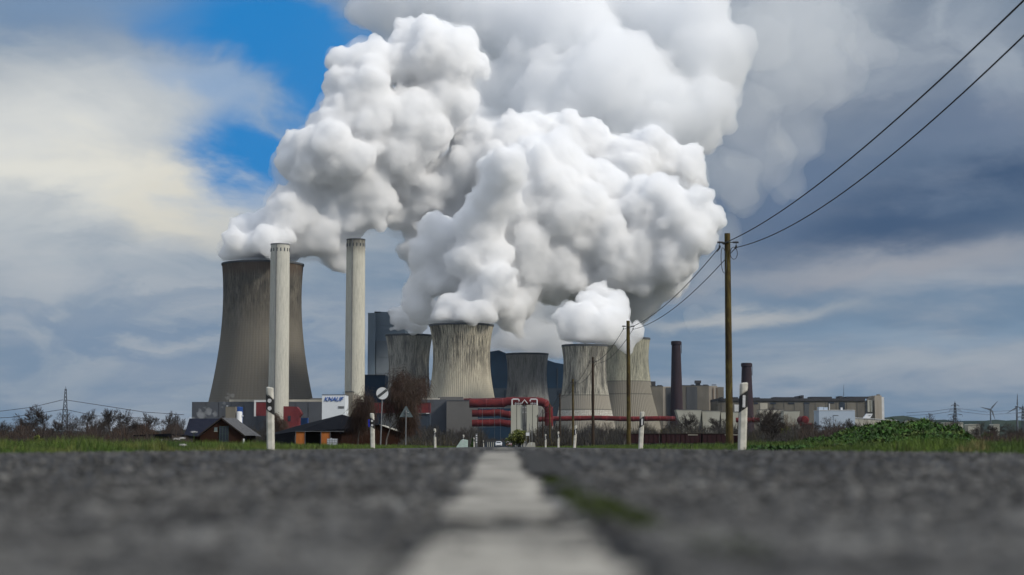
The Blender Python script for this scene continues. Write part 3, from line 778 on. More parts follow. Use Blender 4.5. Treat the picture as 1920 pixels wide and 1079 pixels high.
for a, b in ((1626.5, 1630.5), (1632, 1636)): bx(a, b, 750.5, Y - 1.2, .4, 773).build('pale_panel', M['cream_wall'], t)
for k in range(14): bx(1352 + k * 19.6, 1352.5 + k * 19.6, 753, Y - .3, .2, 800).build('wall_joint', M['dark_concrete'], t)
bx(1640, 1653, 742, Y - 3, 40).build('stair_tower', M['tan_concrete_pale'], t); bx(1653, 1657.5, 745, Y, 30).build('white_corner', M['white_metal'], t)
bx(1645, 1650, 739.8, Y, 5, 742).build('lift_hut', M['tan_concrete'], t)
MB().tube([P(1582, 747, Y + 10), P(1582, 722, Y + 10)], .3, 5, r2=.12).build('antenna', M['dark_steel'], t)
def slopes(label, outline, Y, mat='cream_wall', d=18):
    t = bld('storage_shed', label, 'building', 'pale bunker sheds before the turbine hall')
    MB().prism([(PX(a, Y), PZ(b, Y)) for a, b in outline], Y, Y + d).build('wall', M[mat], t)
    top = sorted(outline, key=lambda q: q[1])[:2]; x0, x1 = min(p[0] for p in outline), max(p[0] for p in outline); ty = min(p[1] for p in outline)
    bx(x0 - .3, x1 + .3, ty - .9, Y - .3, d + .6, ty).build('roof_edge', M['slate_wall_pale'], t)
slopes('widest cream bunker shed with sloping sides right of the taller brick stack', [(1282, 815), (1308, 815), (1316, 769), (1268, 769)], 1500)
slopes('middle cream bunker shed behind bare scrub', [(1318, 815), (1346, 815), (1351, 771), (1317, 771)], 1505)
slopes('smallest cream bunker shed behind the tall wooden pole', [(1353, 815), (1380, 815), (1385, 773), (1352, 773)], 1510)
slopes('cream bunker shed left of the round-ended red vessel', [(1470, 815), (1492, 815), (1500.5, 771), (1470, 771)], 1500)
slopes('long dirty cream bunker shed behind the bare roadside tree', [(1432, 815), (1470, 815), (1470, 769), (1424, 769)], 1520, 'cream_wall_dirty')
t = bld('works_hall', 'pale blue flat-roofed hall in front of the turbine hall')
Y = 1480
bx(1535.5, 1603, 770, Y, 25).build('wall', M['sky_blue_cladding'], t); bx(1535, 1603.4, 769, Y - .3, 25.6, 770).build('roof_edge', M['white_metal'], t)
bx(1535.5, 1544, 763.5, Y + 4, 8, 769).build('roof_plant', M['sky_blue_cladding'], t); bx(1545, 1552, 764, Y + 4, 8, 769).build('roof_plant', M['sky_blue_cladding'], t)
bx(1577, 1580, 764.5, Y + 3, 3, 769).build('roof_vent', M['white_metal'], t); bx(1562, 1572, 779, Y - .4, .4, 780).build('canopy', M['dark_steel'], t)
bx(1563, 1571, 780, Y - .3, .2, 800).build('door', M['sky_blue_cladding'], t)
t = bld('low_hall', 'long low pale hall reaching right from the pale blue hall')
Y = 1500
MB().prism([(PX(a, Y), PZ(b, Y)) for a, b in ((1603.6, 815), (1684, 815), (1684, 789), (1603.6, 784))], Y, Y + 20).build('wall', M['cream_wall_dirty'], t)
MB().prism([(PX(a, Y), PZ(b, Y)) for a, b in ((1603.6, 784.2), (1684, 789.2), (1684, 788.2), (1603.6, 783.2))], Y - .5, Y + 20.5).build('roof', M['white_metal'], t)
t = bld('slanted_hopper', 'small tilted white hopper on the low pale hall beside the turbine hall end', 'hopper')
MB().prism([(PX(a, Y), PZ(b, Y)) for a, b in ((1621, 784), (1633, 784), (1638, 776), (1627, 776))], Y + 2, Y + 8).build('body', M['white_metal'], t)
MB().prism([(PX(a, Y), PZ(b, Y)) for a, b in ((1629, 780), (1633, 780), (1634, 779), (1630, 779))], Y + 1.6, Y + 1.9).build('marking', M['steel'], t)
# far-off low sheds towards the hills
rn = random.Random(8)
for k, (a, b, c, w_) in enumerate(((1700, 1722, 790.5, 1), (1728, 1750, 793, 0), (1770, 1806, 794, 1), (1815, 1838, 797, 1), (1862, 1874, 797, 1))):
    t = bld('far_shed', ['white shed at the foot of the hills nearest the power station', 'grey shed between two white ones below the hills', 'longest white shed below the hills, right of the big bare tree',
        'white shed below the left wind turbine', 'smallest white shed, furthest right below the hills'][k], 'building', 'sheds below the hills')
    Y = 2600
    bx(a, b, c, Y, 20).build('wall', M['cream_wall' if w_ else 'slate_wall_pale'], t)
    MB().prism([(PX(p, Y), PZ(q, Y)) for p, q in ((a - .5, c), (b + .5, c), (b - 1, c - 1.4), (a + 1, c - 1.4))], Y - 1, Y + 21).build('roof', M['cream_wall'], t)
# small concrete block and white tank by the farmhouse
t = bld('concrete_block_house', 'square grey concrete block rising behind the farmhouse roof')
Y = 900
bx(423, 441, 763, Y, 6).build('wall', M['tan_concrete'], t); bx(422.6, 441.4, 762.2, Y - .1, 6.2, 763).build('roof_edge', M['dark_concrete'], t)
bx(424.5, 427, 761, Y + 1, 1, 762.2).build('lamp', M['white_metal'], t)
t = bld('white_tank', 'small white tank right of the grey concrete block behind the farmhouse', 'tank')
x0 = PX(447, Y); MB().lathe([(.05, PZ(771.5, Y)), (1.3, PZ(772, Y)), (1.6, PZ(773.5, Y)), (1.6, GB)], 24, x0, Y + 2).build('shell', M['white_metal'], t, smooth=True)
MB().box(x0 + 1.5, x0 + 2.2, Y + 1, Y + 2, PZ(781, Y), PZ(779, Y)).build('nozzle', M['white_metal'], t)
# ------------------------------------------------------------------ farm buildings
def tilemat(name, a, b_, sc):
    m = bpy.data.materials.new(name); m.use_nodes = True; nt = m.node_tree; nt.nodes.clear(); q = NG(nt)
    b = q.n('ShaderNodeBsdfPrincipled'); out = q.n('ShaderNodeOutputMaterial'); nt.links.new(b.outputs[0], out.inputs[0])
    t = q.n('ShaderNodeTexCoord').outputs['Object']; s_ = q.n('ShaderNodeSeparateXYZ'); q.put(s_.inputs[0], t)
    u = q.m('ADD', s_.outputs[0], s_.outputs[1]); 
    br = q.n('ShaderNodeTexBrick'); q.put(br.inputs['Vector'], q.comb(u, s_.outputs[2], 0)); br.inputs['Scale'].default_value = sc
    br.inputs['Color1'].default_value = (*a, 1); br.inputs['Color2'].default_value = (*b_, 1); br.inputs['Mortar'].default_value = (*[x * .35 for x in a], 1)
    br.inputs['Mortar Size'].default_value = .03
    n = q.noise(t, 1.2, 5, .6)
    q.put(b.inputs['Base Color'], q.mix(q.map(n, .3, .7, 0, .4), br.outputs['Color'], tuple(x * .6 for x in b_)))
    b.inputs['Roughness'].default_value = .85; b.inputs['Specular IOR Level'].default_value = .1
    return m
TILE = tilemat('roof_tiles', (.012, .015, .030), (.02, .024, .04), 1.2)
TILE_LIT = tilemat('sunlit_roof_tiles', (.08, .083, .09), (.12, .123, .13), 1.2)  # same roof tiles, lightened in colour for the sunlit hip
BRICK = tilemat('brickwork', (.042, .018, .011), (.03, .015, .010), 3.5)
mk('timber_dark', (.03, .024, .02), (.02, .016, .014), scale=4)
mk('orange_timber', (.38, .13, .03), (.28, .085, .02), scale=3, stretch=(3, 3, .4))
mk('black_roof', (.004, .005, .008), (.007, .008, .011), scale=1, rough=.9, spec=.05)
def q3(mb, *p): mb.add([Vector(x) for x in p], [tuple(range(len(p)))])
def farm():
    Y = 330; X = lambda a: PX(a, Y); Z = lambda b: PZ(b, Y)
    t = thing('farmhouse', 'low brick farmhouse with dark blue tiled roof behind the left verge', 'house')
    xl, xr_ = X(348), X(474); d = 8.0; ze = Z(817); zr = Z(784.5)
    MB().box(xl + .3, xr_ - .5, Y + .6, Y + d - .6, GB, ze + .2).build('wall', BRICK, t)
    yr = Y + d / 2
    m = MB(); A = (xl - .3, Y, ze - .1); B = (xr_ + .5, Y, ze - .1); C1 = (X(436), yr, zr); D = (xl - .05, yr, zr)
    q3(m, A, B, C1, D); q3(m, (xl - .3, Y + d, ze - .1), D, C1, (xr_ + .5, Y + d, ze - .1)); m.build('roof', TILE, t)
    m = MB(); q3(m, B, (xr_ + .5, Y + d, ze - .1), C1); 
    # hip turned to the road, sunlight painted in as paler tiles
    q3(m, (X(462), Y - 2.4, ze), (X(481), Y - .5, ze), (X(437), yr, zr + .05), (X(420), Y - 2.4, zr + .05)); m.build('hip_roof', TILE_LIT, t)
    # cross gable toward the road
    gx0, gx1, gp = X(376), X(462), X(418.5); yf = Y - 2.4
    MB().prism([(gx0 + .3, GB), (gx1 - .3, GB), (gx1 - .3, ze - .05), (gp, zr - .3), (gx0 + .3, ze - .05)], yf + .5, yr).build('gable_wall', BRICK, t)
    m = MB(); q3(m, (gx0, yf, ze), (gp, yf, zr + .05), (gp, yr, zr + .05), (gx0, yr, ze)); m.build('gable_roof', TILE, t)
    m = MB()
    for (a, b) in (((gx0 - .1, ze - .1), (gp, zr + .02)), ((gp, zr + .02), (gx1 + .15, ze - .1))):
        m.prism([(a[0], a[1] - .16), (b[0], b[1] - .16), (b[0], b[1] + .1), (a[0], a[1] + .1)], yf - .06, yf + .05)
    m.build('verge_board', M['timber_dark'], t)
    w = MB().box(X(415), X(432), yf + .40, yf + .49, Z(829), Z(800)).build('window', M['glass_dark'], t)
    m = MB()
    for a in (415, 420.5, 426, 431.5): m.box(X(a) - .03, X(a) + .03, yf + .34, yf + .395, Z(829), Z(800))
    for b in (829, 814, 800): m.box(X(415), X(432), yf + .335, yf + .39, Z(b) - .03, Z(b) + .03)
    m.build('frame', pm('green_frame', (.03, .06, .055), (.04, .07, .06)), w)
    w = MB().box(X(405), X(411), yf + .42, yf + .49, Z(809), Z(802)).build('window', pm('small_pane', (.12, .16, .17), (.10, .13, .14), rough=.3), t)
    MB().box(X(404.4), X(411.6), yf + .40, yf + .418, Z(809.8), Z(809)).build('sill', M['cream_wall_dirty'], w)
    MB().box(X(410), X(414), yr - .3, yr + .3, zr - .3, Z(780.5)).build('chimney', M['timber_dark'], t)
    MB().box(X(459), X(462), yf + .35, yf + .49, GB, Z(823)).build('door', M['white_metal'], t)
    t = thing('shed', 'low dark timber shed left of the farmhouse', 'shed')
    Y2 = 300; X2 = lambda a: PX(a, Y2); Z2 = lambda b: PZ(b, Y2)
    MB().box(X2(254), X2(352), Y2, Y2 + 5, GB, Z2(818)).build('wall', M['timber_dark'], t)
    MB().prism([(X2(251), Z2(818.5)), (X2(357), Z2(818.5)), (X2(356), Z2(817)), (X2(318), Z2(813.5)), (X2(252), Z2(816.5))], Y2 - .6, Y2 + 5.5).build('roof', M['black_roof'], t)
    MB().box(X2(275), X2(305), Y2 - .12, Y2 - .02, Z2(830), Z2(824)).build('wall_panel', M['white_metal'], t)
    # barn
    Y = 280; X = lambda a: PX(a, Y); Z = lambda b: PZ(b, Y)
    t = thing('barn', 'wide barn with a black roof and open front behind the left verge', 'barn')
    d = 14
    m = MB(); e0, e1 = X(498), X(735)
    q3(m, (e0, Y, Z(817)), (X(560), Y, Z(809)), (X(648), Y, Z(809)), (X(720), Y, Z(800)), (X(690), Y + 7, Z(793)), (X(633), Y + 7, Z(776)), (X(540), Y + 7, Z(800)))
    q3(m, (e0, Y + d, Z(817)), (X(540), Y + 7, Z(800)), (X(633), Y + 7, Z(776)), (X(690), Y + 7, Z(793)), (e1, Y + d, Z(809)))
    q3(m, (e0, Y + .05, Z(817) - .02), (e0, Y + .05, GB), (X(552), Y + .05, GB), (X(552), Y + .05, Z(809.6)))
    m.build('roof', M['black_roof'], t)
    MB().box(X(552), X(700), Y + 6.0, Y + d, GB, Z(808)).build('back_wall', M['timber_dark'], t)
    MB().box(X(555), X(645), Y - .05, Y + .1, Z(809.6), Z(808.6)).build('gutter', M['steel'], t)
    for a, b in ((555, 571.5), (602.5, 618.5)): MB().box(X(a), X(b), Y + .15, Y + .3, GB, Z(809.8)).build('door', M['orange_timber'], t)
    for a in (554, 571.6, 601.5, 618.7): MB().box(X(a), X(a + .9), Y + .05, Y + .14, GB, Z(808.7)).build('door_post', M['steel'], t)
    MB().box(X(619.8), X(640), Y + 1.2, Y + 1.5, GB, Z(810)).build('front_wall', BRICK, t)
    t = thing('brick_outbuilding', 'brick outbuilding with a shallow pitched roof right of the barn doors', 'barn')
    Y = 262; 
    MB().prism([(PX(640, Y), GB), (PX(757, Y), GB), (PX(757, Y), PZ(813, Y)), (PX(712, Y), PZ(797.5, Y)), (PX(640, Y), PZ(813, Y))], Y, Y + 12).build('wall', BRICK, t)
    m = MB(); m.prism([(PX(638, Y), PZ(813.5, Y)), (PX(712, Y), PZ(797.5, Y)), (PX(712, Y), PZ(796.2, Y)), (PX(638, Y), PZ(812.2, Y))], Y - .4, Y + 12.4); m.build('roof', M['black_roof'], t)
    m = MB(); m.prism([(PX(712, Y), PZ(797.3, Y)), (PX(760, Y), PZ(814.5, Y)), (PX(760, Y), PZ(813.5, Y)), (PX(712, Y), PZ(796.3, Y))], Y - .4, Y + 12.4); m.build('roof', M['cream_wall_dirty'], t)
farm()
t = thing('liquid_tank', 'white cube-shaped liquid container standing at the barn doors', 'container')
Y = 262; X = lambda a: PX(a, Y); Z = lambda b: PZ(b, Y)
MB().box(X(613.5), X(632.5), Y, Y + 1.2, GB + .1, Z(823)).build('tank', pm('tank_white', (.6, .63, .68), (.5, .54, .6), scale=2), t, bevel=.06)
m = MB()
for k in range(5): m.box(X(613 + k * 4.9), X(613.5 + k * 4.9), Y - .05, Y - .02, GB, Z(822.7))
for b in (823, 826.5, 830): m.box(X(613), X(633), Y - .085, Y - .055, Z(b) - .02, Z(b) + .02)
m.build('cage', M['steel'], t); MB().box(X(619), X(622), Y + .4, Y + .7, Z(823), Z(822)).build('lid', M['white_metal'], t)
MB().box(X(613), X(633), Y - .02, Y + 1.22, GB, GB + .09).build('pallet', M['timber_dark'], t)

# ------------------------------------------------------------------ delineator posts
mk('post_white', (.55, .54, .49), (.38, .375, .33), scale=9, rough=.55, c3=(.30, .29, .25), s3=.6)
mk('post_black', (.012, .012, .013), (.02, .02, .02), scale=9, rough=.5)
mk('reflector', (.55, .56, .57), (.42, .43, .44), scale=40, rough=.25, spec=.6)
mk('blue_reflector', (.01, .02, .42), (.01, .02, .3), scale=8, rough=.3)
def delineator(label, px, py_top, pxb, side, blue=False, Hm=1.0):
    zt = Hm - .05
    Y = (zt - EYE) * F / (838.2 - py_top)
    x = PX(pxb, Y, 830); lean = math.atan2((px - pxb) * Y / F, 1.0)
    t = thing('delineator_post', label, 'road post', (x, Y, -.07), 0, 'white delineator posts along the road'); t.rotation_euler = (R(-2), lean, R(2 * side))
    w = .062; s = side; H = Hm + .02
    def sec(z): return [(-w, -.0), (-w * .55, -.045), (w * .55, -.045), (w, 0), (w * .7, .05), (-w * .7, .05)]
    def col_(z0a, z0b, z1a, z1b, g=0.0):
        # prism between two slanted cuts: heights a at the left edge, b at the right edge
        m = MB(); n = 6; lo = []; hi = []
        for x_, y_ in sec(0):
            f = (x_ + w) / (2 * w); q = 1 + g
            lo.append((x_ * q, y_ * q, z0a + (z0b - z0a) * f)); hi.append((x_ * q, y_ * q, z1a + (z1b - z1a) * f))
        m.add(lo + hi, [tuple(range(n))[::-1], tuple(range(n, 2 * n))] + [(i, (i + 1) % n, (i + 1) % n + n, i + n) for i in range(n)]); return m
    k = .095 * (1 if s > 0 else -1)     # slant rises to the road-side
    b0, b1 = H - .42, H - .19
    col_(0, 0, b0 - k / 2, b0 + k / 2).build('shaft', M['post_white'], t, bevel=.006)
    col_(b0 - k / 2, b0 + k / 2, b1 - k / 2, b1 + k / 2, .015).build('black_band', M['post_black'], t)
    c = col_(b1 - k / 2, b1 + k / 2, H - .03 + (-.02 if s > 0 else .0), H - .03 + (.0 if s > 0 else -.02)); c.build('head', M['post_white'], t, bevel=.02)
    zc = (b0 + b1) / 2
    if s > 0: MB().box(-.02, .02, -.056, -.047, zc - .085, zc + .085).build('reflector', M['reflector'], t, bevel=.004)
    else:
        for dz in (-.058, .058): MB().disc(.0, zc + dz, .03, -.058, -.047, 20).build('reflector', M['reflector'], t)
    if blue: MB().box(-w - .045, -w - .002, -.03, .03, zc - .1, zc + .1).build('blue_reflector', M['blue_reflector'], t, bevel=.01)
    return t
for a in (('nearest delineator post on the right, one upright reflector', 1397, 713, 1391, 1), ('second delineator post on the right, between the verge and the poles', 1205, 770, 1201, 1),
          ('third delineator post on the right, with lichen-stained shaft', 1080, 797, 1077, 1), ('fourth delineator post on the right, left of the slim middle pole', 1047, 809, 1047, 1), ('small far delineator post just right of the pale block', 1023, 814, 1023, 1),
          ('nearest delineator post on the left, two round reflectors', 504, 722, 508, -1), ('delineator post with a blue side reflector beside the round sign', 697, 773, 699, -1, True),
          ('third delineator post on the left, in front of the grey hall', 815, 803, 816, -1), ('delineator post behind the pale green wedge block', 869, 815, 869, -1),
          ('delineator post beside the grey marker board', 888.5, 820.5, 889, -1), ('furthest left delineator post, by the dark barrier rail', 906, 826, 907, -1), ('tiny far delineator post right of the cars', 984, 827, 984, 1)):
    delineator(*a)
# ------------------------------------------------------------------ signs
mk('sign_white', (.62, .64, .66), (.56, .58, .6), scale=3, rough=.35)
mk('sign_dark', (.05, .055, .06), (.06, .065, .07), scale=3, rough=.4)
mk('galvanised', (.22, .23, .24), (.15, .16, .17), scale=6, rough=.5, metal=.4)
mk('sign_back', (.10, .13, .14), (.075, .10, .11), scale=4, rough=.6)
Y = 86; x0 = PX(715.5, Y, 830)
t = thing('road_sign', 'round white sign with a dark diagonal band on a grey pole', 'road sign', (x0, Y, 0))
MB().tube([(-.06, .04, -.1), (.02, .04, PZ(738, Y))], .032, 10).build('pole', M['galvanised'], t)
cz = PZ(738, Y); r = .315
MB().disc(.02, cz, r, -.02, .0).build('rim', M['sign_dark'], t); MB().disc(.02, cz, r * .93, -.026, -.021).build('face', M['sign_white'], t)
m = MB()
for k in range(5):
    o_ = (k - 2) * .026; L_ = math.sqrt(max((r * .9) ** 2 - o_ ** 2, 0)); ca, sa = math.cos(R(38)), math.sin(R(38)); h = .0125
    pts = [(-L_, o_ - h), (L_, o_ - h), (L_, o_ + h), (-L_, o_ + h)]
    m.prism([(.02 + a * ca - b * sa, cz + a * sa + b * ca) for a, b in pts], -.031, -.027)
m.build('diagonal_band', M['sign_dark'], t)
MB().box(-.03, .07, .0, .075, cz - .12, cz - .08).build('clamp', M['galvanised'], t)
Y = 110; x0 = PX(761, Y, 830)
t = thing('road_sign', 'triangular sign seen from its plain grey back on a pole', 'road sign', (x0, Y, 0))
MB().tube([(0, -.05, -.1), (0, -.05, PZ(769, Y))], .032, 10).build('pole', M['galvanised'], t)
MB().prism([(-.40, PZ(782.5, Y)), (.42, PZ(782.5, Y)), (.43, PZ(781.6, Y)), (.03, PZ(762, Y)), (-.03, PZ(762, Y)), (-.41, PZ(781.6, Y))], 0, .02).build('back_plate', M['sign_back'], t)
for b in (773, 779): MB().box(-.16, .16, -.03, -.001, PZ(b, Y) - .02, PZ(b, Y) + .02).build('brace', M['galvanised'], t)
MB().box(.1, .17, -.006, -.001, PZ(774, Y) - .015, PZ(774, Y) + .015).build('sticker', M['sign_white'], t)
Y = 150; x0 = PX(893.5, Y, 830)
t = thing('marker_board', 'slim grey marker board with a column of pale squares on the left verge', 'road sign', (x0, Y, 0))
MB().box(-.09, .09, 0, .03, .02, PZ(813, Y)).build('board', M['steel'], t); MB().box(-.03, .03, .031, .07, -.1, PZ(815, Y)).build('post', M['galvanised'], t)
for k in range(4): MB().box(-.05, .05, -.01, -.001, PZ(817 + 4.3 * k, Y) - .05, PZ(817 + 4.3 * k, Y) + .05).build('reflector', M['sign_white'], t)
Y = 260; x0 = PX(990, Y, 830)
t = thing('road_sign', 'small white square sign on two thin poles before the yellow-green bush', 'road sign', (x0, Y, 0))
MB().box(-.3, .2, 0, .03, PZ(817.5, Y), PZ(811.5, Y)).build('face', M['sign_white'], t)
for a in (.25, -.28): MB().tube([(a, .06, -.3), (a, .06, PZ(795 if a > 0 else 812, Y))], .04, 8).build('pole', M['galvanised'], t)
t = thing('lamp_post', 'thin grey post right of the small white square sign', 'post', (PX(997.5, 240, 830), 240, 0))
MB().tube([(0, 0, -.3), (0, 0, PZ(800, 240))], .045, 8).build('pole', M['galvanised'], t); MB().lathe([(.06, PZ(800, 240)), (.03, PZ(799, 240))], 8).build('cap', M['dark_steel'], t)
# pale wedges on the verges
def wedge(label, pts, Y, matn, lw=.6):
    t = thing('verge_block', label, 'concrete block')
    MB().prism([(PX(a, Y, 830), PZ(b, Y)) for a, b in pts], Y, Y + lw).build('body', M[matn], t, bevel=.02)
    a0, b0 = pts[-2]; MB().box(PX(a0, Y) - .01, PX(a0, Y) + .05, Y - .02, Y - .003, PZ(b0 + 6, Y), PZ(b0 + 1, Y)).build('marker_strip', M['reflector'], t)
mk('pale_green', (.42, .52, .48), (.30, .40, .37), scale=4, rough=.5)
wedge('pale green wedge-shaped block on the left verge', [(854, 841), (877, 841), (877, 825.5), (868, 824), (864, 826)], 128, 'pale_green')
wedge('low white block on the right verge beside the road', [(985, 841), (1004, 841), (1003, 830.5), (996, 829.5), (990, 831)], 150, 'cream_wall')
# barrier rail behind the cars
t = thing('road_barrier', 'dark horizontal barrier on pale posts crossing behind the two cars', 'barrier')
Y = 640
bx(893, 986, 826.6, Y, .5, 829.2).build('rail', M['dark_steel'], t)
for a in (914, 917, 921, 924.5, 966, 969, 973, 977.5, 981): MB().box(PX(a, Y), PX(a + 1.1, Y), Y + .1, Y + .4, GB, PZ(829.3, Y)).build('post', M['cream_wall_dirty'], t)
bx(893, 986, 829.3, Y + 6, .3).build('mesh_panel', M['navy_low'], t)
# ------------------------------------------------------------------ cars
mk('tyre', (.015, .015, .015), (.02, .02, .02), scale=5)
mk('car_glass', (.03, .035, .04), (.05, .055, .06), scale=2, rough=.1, spec=.7)
mk('headlamp', (.7, .72, .75), (.6, .62, .65), scale=5, rough=.15, spec=.8)
mk('rear_lamp', (.35, .02, .02), (.3, .02, .02), scale=5, rough=.2)
def car(label, px, Y, paint, rear=False):
    x0 = PX(px, Y, 836); t = thing('parked_car' if False else 'car', label, 'car', (x0, Y, road_z(Y, 1.7) + .02))
    def sect(w, z): return w
    def hull(secs, cap=True):
        m = MB(); n = 8; vs_ = []
        for y, w, z0, z1, tw in secs:
            vs_ += [(-w, y, z0), (-w * 1.02, y, (z0 + z1) / 2), (-tw, y, z1 - .03), (-tw * .8, y, z1), (tw * .8, y, z1), (tw, y, z1 - .03), (w * 1.02, y, (z0 + z1) / 2), (w, y, z0)]
        f = []
        for i in range(len(secs) - 1):
            for k in range(n): f.append((i*n+k, i*n+(k+1) % n, (i+1)*n+(k+1) % n, (i+1)*n+k))
        f += [tuple(range(n))[::-1], tuple(range((len(secs)-1)*n, len(secs)*n))]
        m.add(vs_, f); return m
    hull([(0, .78, .32, .66, .74), (.25, .86, .25, .78, .8), (1.3, .88, .22, .92, .84), (3.6, .88, .22, .95, .84), (4.2, .84, .28, .9, .8), (4.35, .78, .35, .85, .74)]).build('body', paint, t, smooth=True)
    hull([(1.15, .80, .88, .92, .78), (1.75, .78, .88, 1.36, .6), (2.2, .78, .88, 1.45, .6), (3.3, .78, .88, 1.42, .6), (4.05, .78, .88, .94, .76)]).build('cabin', paint, t, smooth=True)
    m = MB(); a, b = (1.1, 1.70) 
    m.add([(-.68, a, .97), (.68, a, .97), (.54, b, 1.36), (-.54, b, 1.36)], [(0, 1, 2, 3)]); m.build('windscreen', M['car_glass'], t)
    for s in (-1, 1):
        MB().box(s * .66 - .13, s * .66 + .13, -.05, .05, .56, .70).build('rear_lamp' if rear else 'headlight', M['rear_lamp' if rear else 'headlamp'], t, bevel=.02)
        MB().box(s * .95 - .08, s * .95 + .08, 1.3, 1.45, .95, 1.07).build('mirror', paint, t, bevel=.02)
        for y in (.85, 3.4):
            w = MB().tube([(s * .80, y, .32), (s * .9, y, .32)], .32, 20).build('wheel', M['tyre'], t); MB().tube([(s * .89, y, .32), (s * .915, y, .32)], .2, 14).build('rim', M['steel'], w)
    MB().box(-.26, .26, -.045, -.01, .42, .53).build('number_plate', M['sign_white'], t); MB().box(-.5, .5, -.02, .02, .34, .42).build('grille', M['dark_steel'], t)
car('white car coming towards the viewer in the left lane', 935, 470, pm('white_car_paint', (.62, .64, .66), (.55, .57, .6), scale=1, rough=.25, spec=.6))
car('pale pinkish car driving away in the right lane', 954.5, 480, pm('pink_car_paint', (.42, .30, .31), (.36, .26, .27), scale=1, rough=.3, spec=.6), True)
# ------------------------------------------------------------------ freight wagons
mk('wagon_red', (.026, .007, .010), (.016, .005, .007), scale=2, stretch=(1, 1, .5))
for k, (a, b) in enumerate(((1166, 1236), (1240, 1314), (1317, 1390))):
    Y = 300; X = lambda p: PX(p, Y, 820)
    t = thing('freight_wagon', ['dark red open freight wagon left of the second tall pole', 'middle dark red open freight wagon behind the right verge', 'dark red open freight wagon behind the tallest wooden pole'][k], 'railway wagon', group='row of dark red freight wagons')
    m = MB(); m.box(X(a), X(b), Y, Y + 2.8, PZ(831, Y), PZ(814, Y)); m.build('body', M['wagon_red'], t)
    m = MB()
    for j in range(9): xx = X(a) + (X(b) - X(a)) * (j + .1) / 8.3; m.box(xx, xx + .1, Y - .08, Y - .002, PZ(831, Y), PZ(814.4, Y))
    m.build('side_rib', M['wagon_red'], t)
    MB().box(X(a) - .05, X(b) + .05, Y - .12, Y + 2.9, PZ(814, Y), PZ(813, Y)).build('top_rail', M['timber_dark'], t)
    if k: MB().box(X(b) - 1.6 - .6 * k, X(b) - .5, Y - .12, Y - .085, PZ(816.5, Y), PZ(815.3, Y)).build('pale_plate', M['cream_wall_dirty'], t)
    for xx in (X(a) + 1, X(a) + 2.6, X(b) - 2.6, X(b) - 1): MB().tube([(xx, Y + .3, PZ(834, Y)), (xx, Y + .45, PZ(834, Y))], .4, 16).build('wheel', M['dark_steel'], t)
# ------------------------------------------------------------------ utility poles and cables
def polemat():
    return pm('pole_wood', (.075, .055, .016), (.03, .021, .011), scale=2.0, rough=.9, stretch=(2.5, 2.5, .8), lo=.38, hi=.6, c3=(.095, .08, .024), s3=1.6, bump=.5)
POLE = polemat(); POLE_D = pm('pole_wood_dark', (.035, .022, .014), (.02, .014, .01), scale=2, stretch=(2.5, 2.5, .6))
tops = [(1363.5, 438, 1368, 0), (1177, 602, 1179, 0), (1111, 670, 1112, 1), (1074, 711, 1074.5, 0), (1049.5, 738, 1050, 1), (1031, 757, 1031, 0), (1018, 768, 1018, 1), (1008, 778, 1008, 1)]
plab = ['tallest and nearest wooden utility pole, thick and mossy', 'second wooden utility pole, olive brown, before the right-hand cooling tower', 'third utility pole, dark, in front of the banded cooling tower',
        'fourth utility pole, olive brown, left side of the banded cooling tower', 'fifth utility pole, dark, left edge of the banded cooling tower', 'sixth utility pole, yellowish, in front of the red pipe bend',
        'seventh utility pole, thin and dark, right of the white silos', 'furthest utility pole, short and dark, before the right white silo', 'utility pole beside the viewer, outside the picture']
parms = []
def upole(i, x, Y, zt, dark, detail):
    t = thing('utility_pole', plab[i], 'utility pole', (x, Y, 0), 0, 'wooden utility poles along the road')
    MB().tube([(0, 0, -.4), (0, 0, zt * .5), (0, 0, zt)], .125, 16, r2=.095).build('shaft', POLE_D if dark else POLE, t, smooth=True)
    za = zt - .31
    m = MB(); m.tube([(-.35, -.12, za), (-.16, -.12, za)], .03, 8); m.tube([(.16, -.12, za), (.35, -.12, za)], .03, 8); m.tube([(-.2, -.12, za), (.2, -.12, za)], .016, 6); m.build('crossarm', M['dark_steel'], t)
    for s in (-1, 1):
        h = MB(); h.tube([(s * .27, -.12, za + .04), (s * .27, -.12, za - .11)], .011, 6); h.build('hanger', M['dark_steel'], t)
        MB().lathe([(.01, za - .10), (.04, za - .115), (.028, za - .14), (.045, za - .155), (.02, za - .18)], 12, s * .27, -.12).build('insulator', M['dark_steel'], t, smooth=True)
    parms.append([Vector((x - .27, Y, za - .16)), Vector((x + .27, Y, za - .16))])
    if detail:
        m = MB()
        for k, (cx_, w_, h_, zc) in enumerate(((-.18, .085, .42, za - .60), (.19, .115, .20, za - .36))):
            m.tube([(cx_ + w_ * math.sin(a) + (.05 * math.sin(a * .5) if k == 0 else 0), -.13, zc + h_ * math.cos(a)) for a in np.linspace(0, 2 * math.pi, 30)], .011, 6, cap=False)
        m.build('cable_loop', M['dark_steel'], t)
        m = MB(); m.tube([(-.37, -.1, za - .30), (-.27, -.12, za - .18)], .03, 8); m.tube([(-.16, -.12, za - .06), (-.08, -.13, za + .0)], .035, 8); m.tube([(.22, -.12, za - .22), (.3, -.12, za - .15)], .025, 8); m.build('cable_clamp', M['dark_steel'], t)
    return t
for i, (px, py, pb, dk) in enumerate(tops):
    Y = 6.985 * F / (838.2 - py); x = PX(pb, Y, 820)
    upole(i, x, Y, PZ(py, Y), dk, i == 0)
upole(8, xr(18) + 7.19, 18.0, 6.95, 0, False)
mk('cable_black', (.012, .012, .013), (.02, .02, .02), scale=5, rough=.6)
